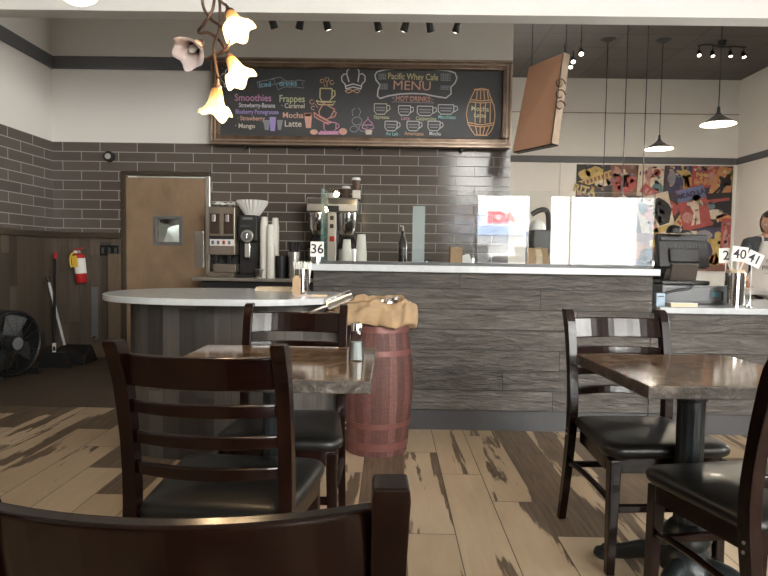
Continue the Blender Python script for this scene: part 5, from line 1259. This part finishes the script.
# broom, dustpan
t = thing('broom', 'black broom with red tipped handle leaning in the left corner', 'broom', (0, 0, 0))
p1 = at(55, 253, 6.37); p0 = at(54, 343, 5.80); p0.z = 0.16
obj('handle', tube(bmesh.new(), [p0, p0+(p1-p0)*0.93], 0.014, 10), M['black'], t, smooth=True); obj('grip', tube(bmesh.new(), [p0+(p1-p0)*0.93, p1], 0.018, 10), M['red'], t, smooth=True)
obj('collar', tube(bmesh.new(), [p0+Vector((0, 0, -0.02)), p0+(p1-p0)*0.07], 0.018, 10), M['white'], t, smooth=True)
bm = bmesh.new(); loft(bm, [[(p0.x-0.13, p0.y-0.05, 0.005), (p0.x+0.17, p0.y-0.05, 0.005), (p0.x+0.17, p0.y+0.05, 0.005), (p0.x-0.13, p0.y+0.05, 0.005)], [(p0.x-0.08, p0.y-0.025, 0.15), (p0.x+0.11, p0.y-0.025, 0.15), (p0.x+0.11, p0.y+0.025, 0.15), (p0.x-0.08, p0.y+0.025, 0.15)]]); obj('bristles', bm, M['black'], t)
t = thing('long_handled_dustpan', 'black dustpan with long white handle beside the broom', 'dustpan', (0, 0, 0))
p1 = at(47.5, 277, 6.12); p0 = at(64.5, 342, 6.12); p0.z = 0.17
obj('handle', tube(bmesh.new(), [p0, p0+(p1-p0)*0.92], 0.014, 10), plain('white_metal_handle', (0.5, 0.5, 0.5), 0.35), t, smooth=True); obj('grip', tube(bmesh.new(), [p0+(p1-p0)*0.92, p1], 0.019, 10), M['black'], t, smooth=True)
bm = bmesh.new(); x_ = p0.x; y_ = p0.y
loft(bm, [[(x_-0.06, y_+0.1, 0.005), (x_+0.30, y_+0.1, 0.005), (x_+0.30, y_-0.18, 0.005), (x_-0.06, y_-0.18, 0.005)], [(x_-0.05, y_+0.09, 0.17), (x_+0.24, y_+0.09, 0.17), (x_+0.29, y_-0.14, 0.10), (x_-0.05, y_-0.14, 0.13)]]); obj('pan', bm, M['black'], t, 0.008)
# floor fan
t = thing('floor_fan', 'large dark drum floor fan against the left wall', 'fan', (-3.42, 5.30, 0), radians(76))
FR = 0.28; fc = 0.31
bm = bmesh.new(); rings = []; N = 40
for (r, y) in ((FR, -0.10), (FR+0.012, -0.09), (FR+0.012, 0.09), (FR, 0.10), (FR-0.012, 0.09), (FR-0.012, -0.09)): rings.append([(r*cos(2*pi*i/N), y, fc+r*sin(2*pi*i/N)) for i in range(N)])
loft(bm, rings+[rings[0]], caps=False); obj('drum', bm, M['black'], t, smooth=True)
for y in (-0.105, 0.105):
    bm = bmesh.new()
    for k in range(9): tube(bm, [((FR-0.005-k*0.031)*cos(a*pi/18), y*(1+0.12*(k/9)), fc+(FR-0.005-k*0.031)*sin(a*pi/18)) for a in range(37)], 0.0022, 5)
    for k in range(16): a = k*pi/8; tube(bm, [(0.05*cos(a), y*1.12, fc+0.05*sin(a)), (FR*cos(a), y, fc+FR*sin(a))], 0.003, 5)
    gr = obj('grille', bm, M['black'], t)
    obj('badge', cyl(bmesh.new(), (0, y*1.12, fc), (0, y*1.18, fc), 0.055, seg=24), M['greymetal'], gr)
obj('motor', cyl(bmesh.new(), (0, -0.07, fc), (0, 0.07, fc), 0.07, seg=20), M['black'], t, 0.005)
for k in range(4):
    a = k*pi/2+0.4; T = Matrix.Translation((0, 0, fc)) @ Matrix.Rotation(a, 4, 'Y'); bm = bmesh.new()
    loft(bm, [[T @ Vector(v) for v in ((0.06, -0.02, -0.05), (0.26, -0.05, -0.09), (0.27, 0.03, 0.08), (0.06, 0.02, 0.05))], [T @ Vector(v) for v in ((0.06, -0.014, -0.05), (0.26, -0.044, -0.09), (0.27, 0.036, 0.08), (0.06, 0.026, 0.05))]]); obj('blade', bm, M['darkgrey'], t)
for s in (-1, 1): obj('foot', box(s*0.2-0.02, s*0.2+0.02, -0.16, 0.16, 0.0, 0.055), M['black'], t, 0.005)

# ================================================================== PEOPLE

def skin_mesh(name, V, E, Rr, mat, parent, sub=2):
    me = bpy.data.meshes.new(name); me.from_pydata(V, E, []); me.update()
    o = bpy.data.objects.new(name, me); COL.objects.link(o)
    md = o.modifiers.new('skin', 'SKIN'); md.use_smooth_shade = True
    for i, r in enumerate(Rr):
        sv = me.skin_vertices[0].data[i]; sv.radius = r if isinstance(r, tuple) else (r, r); sv.use_root = (i == 0)
    s = o.modifiers.new('sub', 'SUBSURF'); s.levels = sub; s.render_levels = sub
    dg = bpy.context.evaluated_depsgraph_get(); m2 = bpy.data.meshes.new_from_object(o.evaluated_get(dg)); bpy.data.objects.remove(o)
    m2.name = name; m2.materials.clear(); m2.materials.append(mat)
    for p in m2.polygons: p.use_smooth = True
    return m2

def join_mesh(ms, name, mat):
    bm = bmesh.new()
    for m_ in ms: bm.from_mesh(m_)
    me = bpy.data.meshes.new(name); bm.to_mesh(me); bm.free(); me.materials.append(mat)
    for p in me.polygons: p.use_smooth = True
    return me
def link(name, me, parent):
    o = bpy.data.objects.new(name, me); COL.objects.link(o); o.parent = parent; return o

def head_bm(c, s=1.0, yawh=0.0, pitchh=0.0):
    """front of the face looks along -Y"""
    bm = bmesh.new(); bmesh.ops.create_uvsphere(bm, u_segments=28, v_segments=20, radius=1.0)
    for v in bm.verts:
        x, y, z = v.co
        jaw = max(0, -z); k = 1-0.30*jaw**1.5
        X = x*0.076*k; Yy = y*0.096*(1-0.18*jaw if y > 0 else 1-0.08*jaw); Z = z*0.118
        if y < -0.5:
            Yy += 0.006
            if abs(x) < 0.16 and -0.28 < z < 0.12: Yy -= 0.022*(1-abs(x)/0.16)*(1-max(0, (z+0.28-0.1))/0.4) if z > -0.26 else 0
            if abs(abs(x)-0.36) < 0.17 and abs(z-0.06) < 0.12: Yy += 0.007
            if abs(z+0.47) < 0.07 and abs(x) < 0.3: Yy -= 0.004
        v.co = (X, Yy, Z)
    for sx in (-1, 1):   # ears
        q = bmesh.ops.create_uvsphere(bm, u_segments=10, v_segments=8, radius=1.0)
        for v in q['verts']: v.co = Vector((v.co.x*0.010+sx*0.078, v.co.y*0.018+0.008, v.co.z*0.030-0.002))
    T = Matrix.Translation(c) @ Matrix.Rotation(yawh, 4, 'Z') @ Matrix.Rotation(pitchh, 4, 'X') @ Matrix.Scale(s, 4)
    bm.transform(T); return bm, T

def build_person(label, loc, rz, H_, shirt, arms, lean=0.0, head=(0.0, 0.2), apron=None, hair_long=False, scale=1.0):
    t = thing('person', label, 'person', loc, rz)
    k = H_/1.70
    def P(x, y, z): # lean forward (towards -Y) above the hips
        if z > 0.92: y -= lean*(z-0.92)
        return Vector((x, y, z))*k
    V = []; E = []; R = []; 
    def add(p, r, par=None):
        V.append(tuple(p)); R.append(tuple(q*k for q in r) if isinstance(r, tuple) else r*k); i = len(V)-1
        if par is not None: E.append((par, i))
        return i
    pel = add(P(0, 0, 0.93), (0.145, 0.10)); wa = add(P(0, 0, 1.08), (0.125, 0.09), pel); ch = add(P(0, 0.005, 1.27), (0.15, 0.105), wa); up = add(P(0, 0.01, 1.38), (0.12, 0.075), ch)
    nk = add(P(0, 0.005, 1.47), 0.052, up); hd = add(P(0, -0.01, 1.53), 0.055, nk)
    for s in (-1, 1):
        hp = add(P(s*0.085, 0, 0.86), 0.088, pel); kn = add(P(s*0.095, -0.01, 0.48), 0.056, hp); cf = add(P(s*0.097, 0.01, 0.34), 0.054, kn); an = add(P(s*0.10, 0.015, 0.09), 0.036, cf); ft = add(P(s*0.105, -0.04, 0.045), 0.036, an); to = add(P(s*0.11, -0.14, 0.035), 0.03, ft)
    wr = {}
    AR = {}
    for s in (-1, 1):
        el_p, wr_p = arms[s]
        sh = add(P(s*0.165, 0.01, 1.385), 0.055, up); el = add(P(*el_p), 0.040, sh); mid = add((P(*el_p)+P(*wr_p))/2, 0.036, el); w_ = add(P(*wr_p), 0.026, mid); wr[s] = (P(*el_p), P(*wr_p)); AR[s] = (P(s*0.165, 0.01, 1.385), P(*el_p))
    ms = [skin_mesh('b', V, E, R, M['skin'], None)]
    for s in (-1, 1):
        e_, w_ = wr[s]; d = (w_-e_).normalized(); side = d.cross(Vector((0, 0, 1))).normalized(); upv = side.cross(d)
        hv = [w_, w_+d*0.045*k, w_+d*0.085*k]; ms.append(skin_mesh('p', [tuple(q) for q in hv], [(0, 1), (1, 2)], [(0.024*k, 0.02*k), (0.038*k, 0.018*k), (0.036*k, 0.016*k)], M['skin'], None, 1))
        for j, (off, ln) in enumerate(((-0.030, 0.062), (-0.010, 0.075), (0.010, 0.070), (0.028, 0.055))):
            b = w_+d*0.075*k+side*off*k; ms.append(skin_mesh('f', [tuple(b), tuple(b+d*ln*0.5*k-upv*0.006*k), tuple(b+d*ln*0.9*k-upv*0.028*k)], [(0, 1), (1, 2)], [0.0092*k, 0.0085*k, 0.007*k], M['skin'], None, 1))
        b = w_+d*0.03*k-side*s*0.025*k; ms.append(skin_mesh('t', [tuple(b), tuple(b+(d*0.5-side*s*0.8)*0.035*k), tuple(b+(d*0.9-side*s*0.8)*0.06*k-upv*0.01*k)], [(0, 1), (1, 2)], [0.013*k, 0.010*k, 0.008*k], M['skin'], None, 1))
    hc = P(0, -0.03, 1.60); bm, T = head_bm(hc, k*1.07, head[0], head[1]); me = bpy.data.meshes.new('h'); bm.to_mesh(me); bm.free(); ms.append(me)
    body = link('body', join_mesh(ms, 'body', M['skin']), t)
    # eyes
    for s in (-1, 1):
        bm = bmesh.new(); bmesh.ops.create_uvsphere(bm, u_segments=10, v_segments=8, radius=0.011); bm.transform(T @ Matrix.Translation((s*0.028, -0.0735, 0.006))); obj('eye', bm, M['white'], t, smooth=True)
        bm = bmesh.new(); bmesh.ops.create_uvsphere(bm, u_segments=8, v_segments=6, radius=0.0055); bm.transform(T @ Matrix.Translation((s*0.028, -0.0815, 0.006))); obj('iris', bm, M['hair'], t, smooth=True)
    bm = bmesh.new(); bmesh.ops.create_uvsphere(bm, u_segments=10, v_segments=6, radius=1.0)
    for v in bm.verts: v.co = Vector((v.co.x*0.024, v.co.y*0.006-0.086, v.co.z*0.006-0.055))
    bm.transform(T); obj('lips', bm, plain('lips', (0.40, 0.14, 0.11), 0.5), t, smooth=True)
    # hair
    bm = bmesh.new(); bmesh.ops.create_uvsphere(bm, u_segments=28, v_segments=20, radius=1.0)
    dele = [v for v in bm.verts if (v.co.y < -0.25 and v.co.z < 0.52) or (v.co.z < -0.35 and not hair_long) or v.co.z < -0.75]
    bmesh.ops.delete(bm, geom=dele, context='VERTS')
    for v in bm.verts:
        n_ = 1+0.05*noise.noise(v.co*4); v.co = Vector((v.co.x*0.088*n_, v.co.y*0.108*n_+0.004, v.co.z*0.130*n_+0.004))
    bm.transform(T); hr = obj('hair', bm, M['hair'], t, smooth=True); sd = hr.modifiers.new('s', 'SOLIDIFY'); sd.thickness = 0.008
    # shirt
    V = []; E = []; R = []
    pel = add(P(0, 0, 0.90), (0.158, 0.115)); wa = add(P(0, 0, 1.08), (0.14, 0.105), pel); ch = add(P(0, 0.005, 1.27), (0.165, 0.118), wa); up = add(P(0, 0.01, 1.39), (0.142, 0.098), ch); add(P(0, 0.008, 1.465), 0.078, up)
    for s in (-1, 1):
        a, b = AR[s]; sh = add(a+Vector((0, 0, 0.006)), 0.076, up); m1 = add(a+(b-a)*0.55, 0.058, sh)
        if shirt == 'tee': add(a+(b-a)*0.85, 0.056, m1)
        else: e1 = add(b, 0.052, m1); add(b+(wr[s][1]-b)*0.85, 0.036, e1)
    link('shirt', skin_mesh('shirt', V, E, R, M[shirt], None), t)
    V = []; E = []; R = []
    pel = add(P(0, 0, 0.94), (0.150, 0.108))
    for s in (-1, 1):
        hp = add(P(s*0.085, 0, 0.85), 0.098, pel); kn = add(P(s*0.095, -0.01, 0.48), 0.070, hp); add(P(s*0.10, 0.012, 0.10), 0.056, kn)
    link('trousers', skin_mesh('trousers', V, E, R, M['trouser'], None), t)
    for s in (-1, 1):
        bm = bmesh.new(); bmesh.ops.create_uvsphere(bm, u_segments=16, v_segments=10, radius=1.0)
        for v in bm.verts: v.co = Vector((v.co.x*0.047+s*0.108, v.co.y*0.135-0.06, max(0.0, v.co.z*0.06+0.05)))*k
        obj('shoe', bm, M['black'], t, smooth=True)
    if apron:
        bm = bmesh.new(); rows = []
        for z, hw, y in ((0.42, 0.20, -0.14), (0.7, 0.21, -0.145), (0.95, 0.20, -0.135), (1.06, 0.175, -0.125), (1.16, 0.13, -0.128), (1.28, 0.115, -0.135), (1.36, 0.10, -0.125), (1.42, 0.085, -0.105)):
            row = []
            for i in range(9):
                s = i/4-1; pz = P(s*hw, y+0.075*s*s*(hw/0.2), z); row.append(pz)
            rows.append(row)
        G = [[bm.verts.new(p) for p in r] for r in rows]
        for a, b in zip(G, G[1:]):
            for i in range(8): bm.faces.new((a[i], a[i+1], b[i+1], b[i]))
        ap = obj('apron', bm, M['apron'], t, smooth=True); sd = ap.modifiers.new('s', 'SOLIDIFY'); sd.thickness = 0.005
        for s in (-1, 1): obj('apron_strap', tube(bmesh.new(), [P(s*0.08, -0.105, 1.41), P(s*0.075, -0.07, 1.465), P(s*0.06, 0.03, 1.48)], 0.010, 6, smoothn=3), M['apron'], ap)
        for s_, z, sz in apron: text(s_, 0, z*k, sz, M['brownink'], ap, y=(-0.150-lean*(z-0.92)-0.004)*k, depth=0.001)
    return t
pA = at(775, 260, 5.9)
build_person('person behind the low counter in charcoal tee and white apron, cut by the right edge', (pA.x-0.13, 5.9, 0), radians(-8), 1.60, 'tee',
    {-1: ((-0.27, -0.10, 1.16), (-0.27, -0.33, 1.0)), 1: ((0.26, -0.08, 1.14), (0.12, -0.33, 1.0))}, lean=0.18, head=(radians(-30), 0.35), apron=(('REC', 1.22, 0.05), ('PROV', 1.15, 0.06), ('——', 1.10, 0.05)), hair_long=True)
t = thing('work_table', 'steel work counter behind the low counter where the person stands', 'counter', (3.6, 5.35, 0)); obj('top', box(-1.3, 1.2, -0.28, 0.18, 0.86, 0.90), M['steel'], t, 0.004)
for a in (-1.25, 1.15):
    for b in (-0.24, 0.14): obj('leg', cyl(bmesh.new(), (a, b, 0.004), (a, b, 0.86), 0.02), M['steel'], t)
build_person('person in white jacket seen from behind through the door window', (-2.66, 7.6, 0), radians(165), 1.72, 'chefwhite',
    {-1: ((-0.27, -0.06, 1.14), (-0.22, -0.30, 1.10)), 1: ((0.27, -0.06, 1.14), (0.22, -0.30, 1.10))}, lean=0.15, head=(0.2, 0.25))
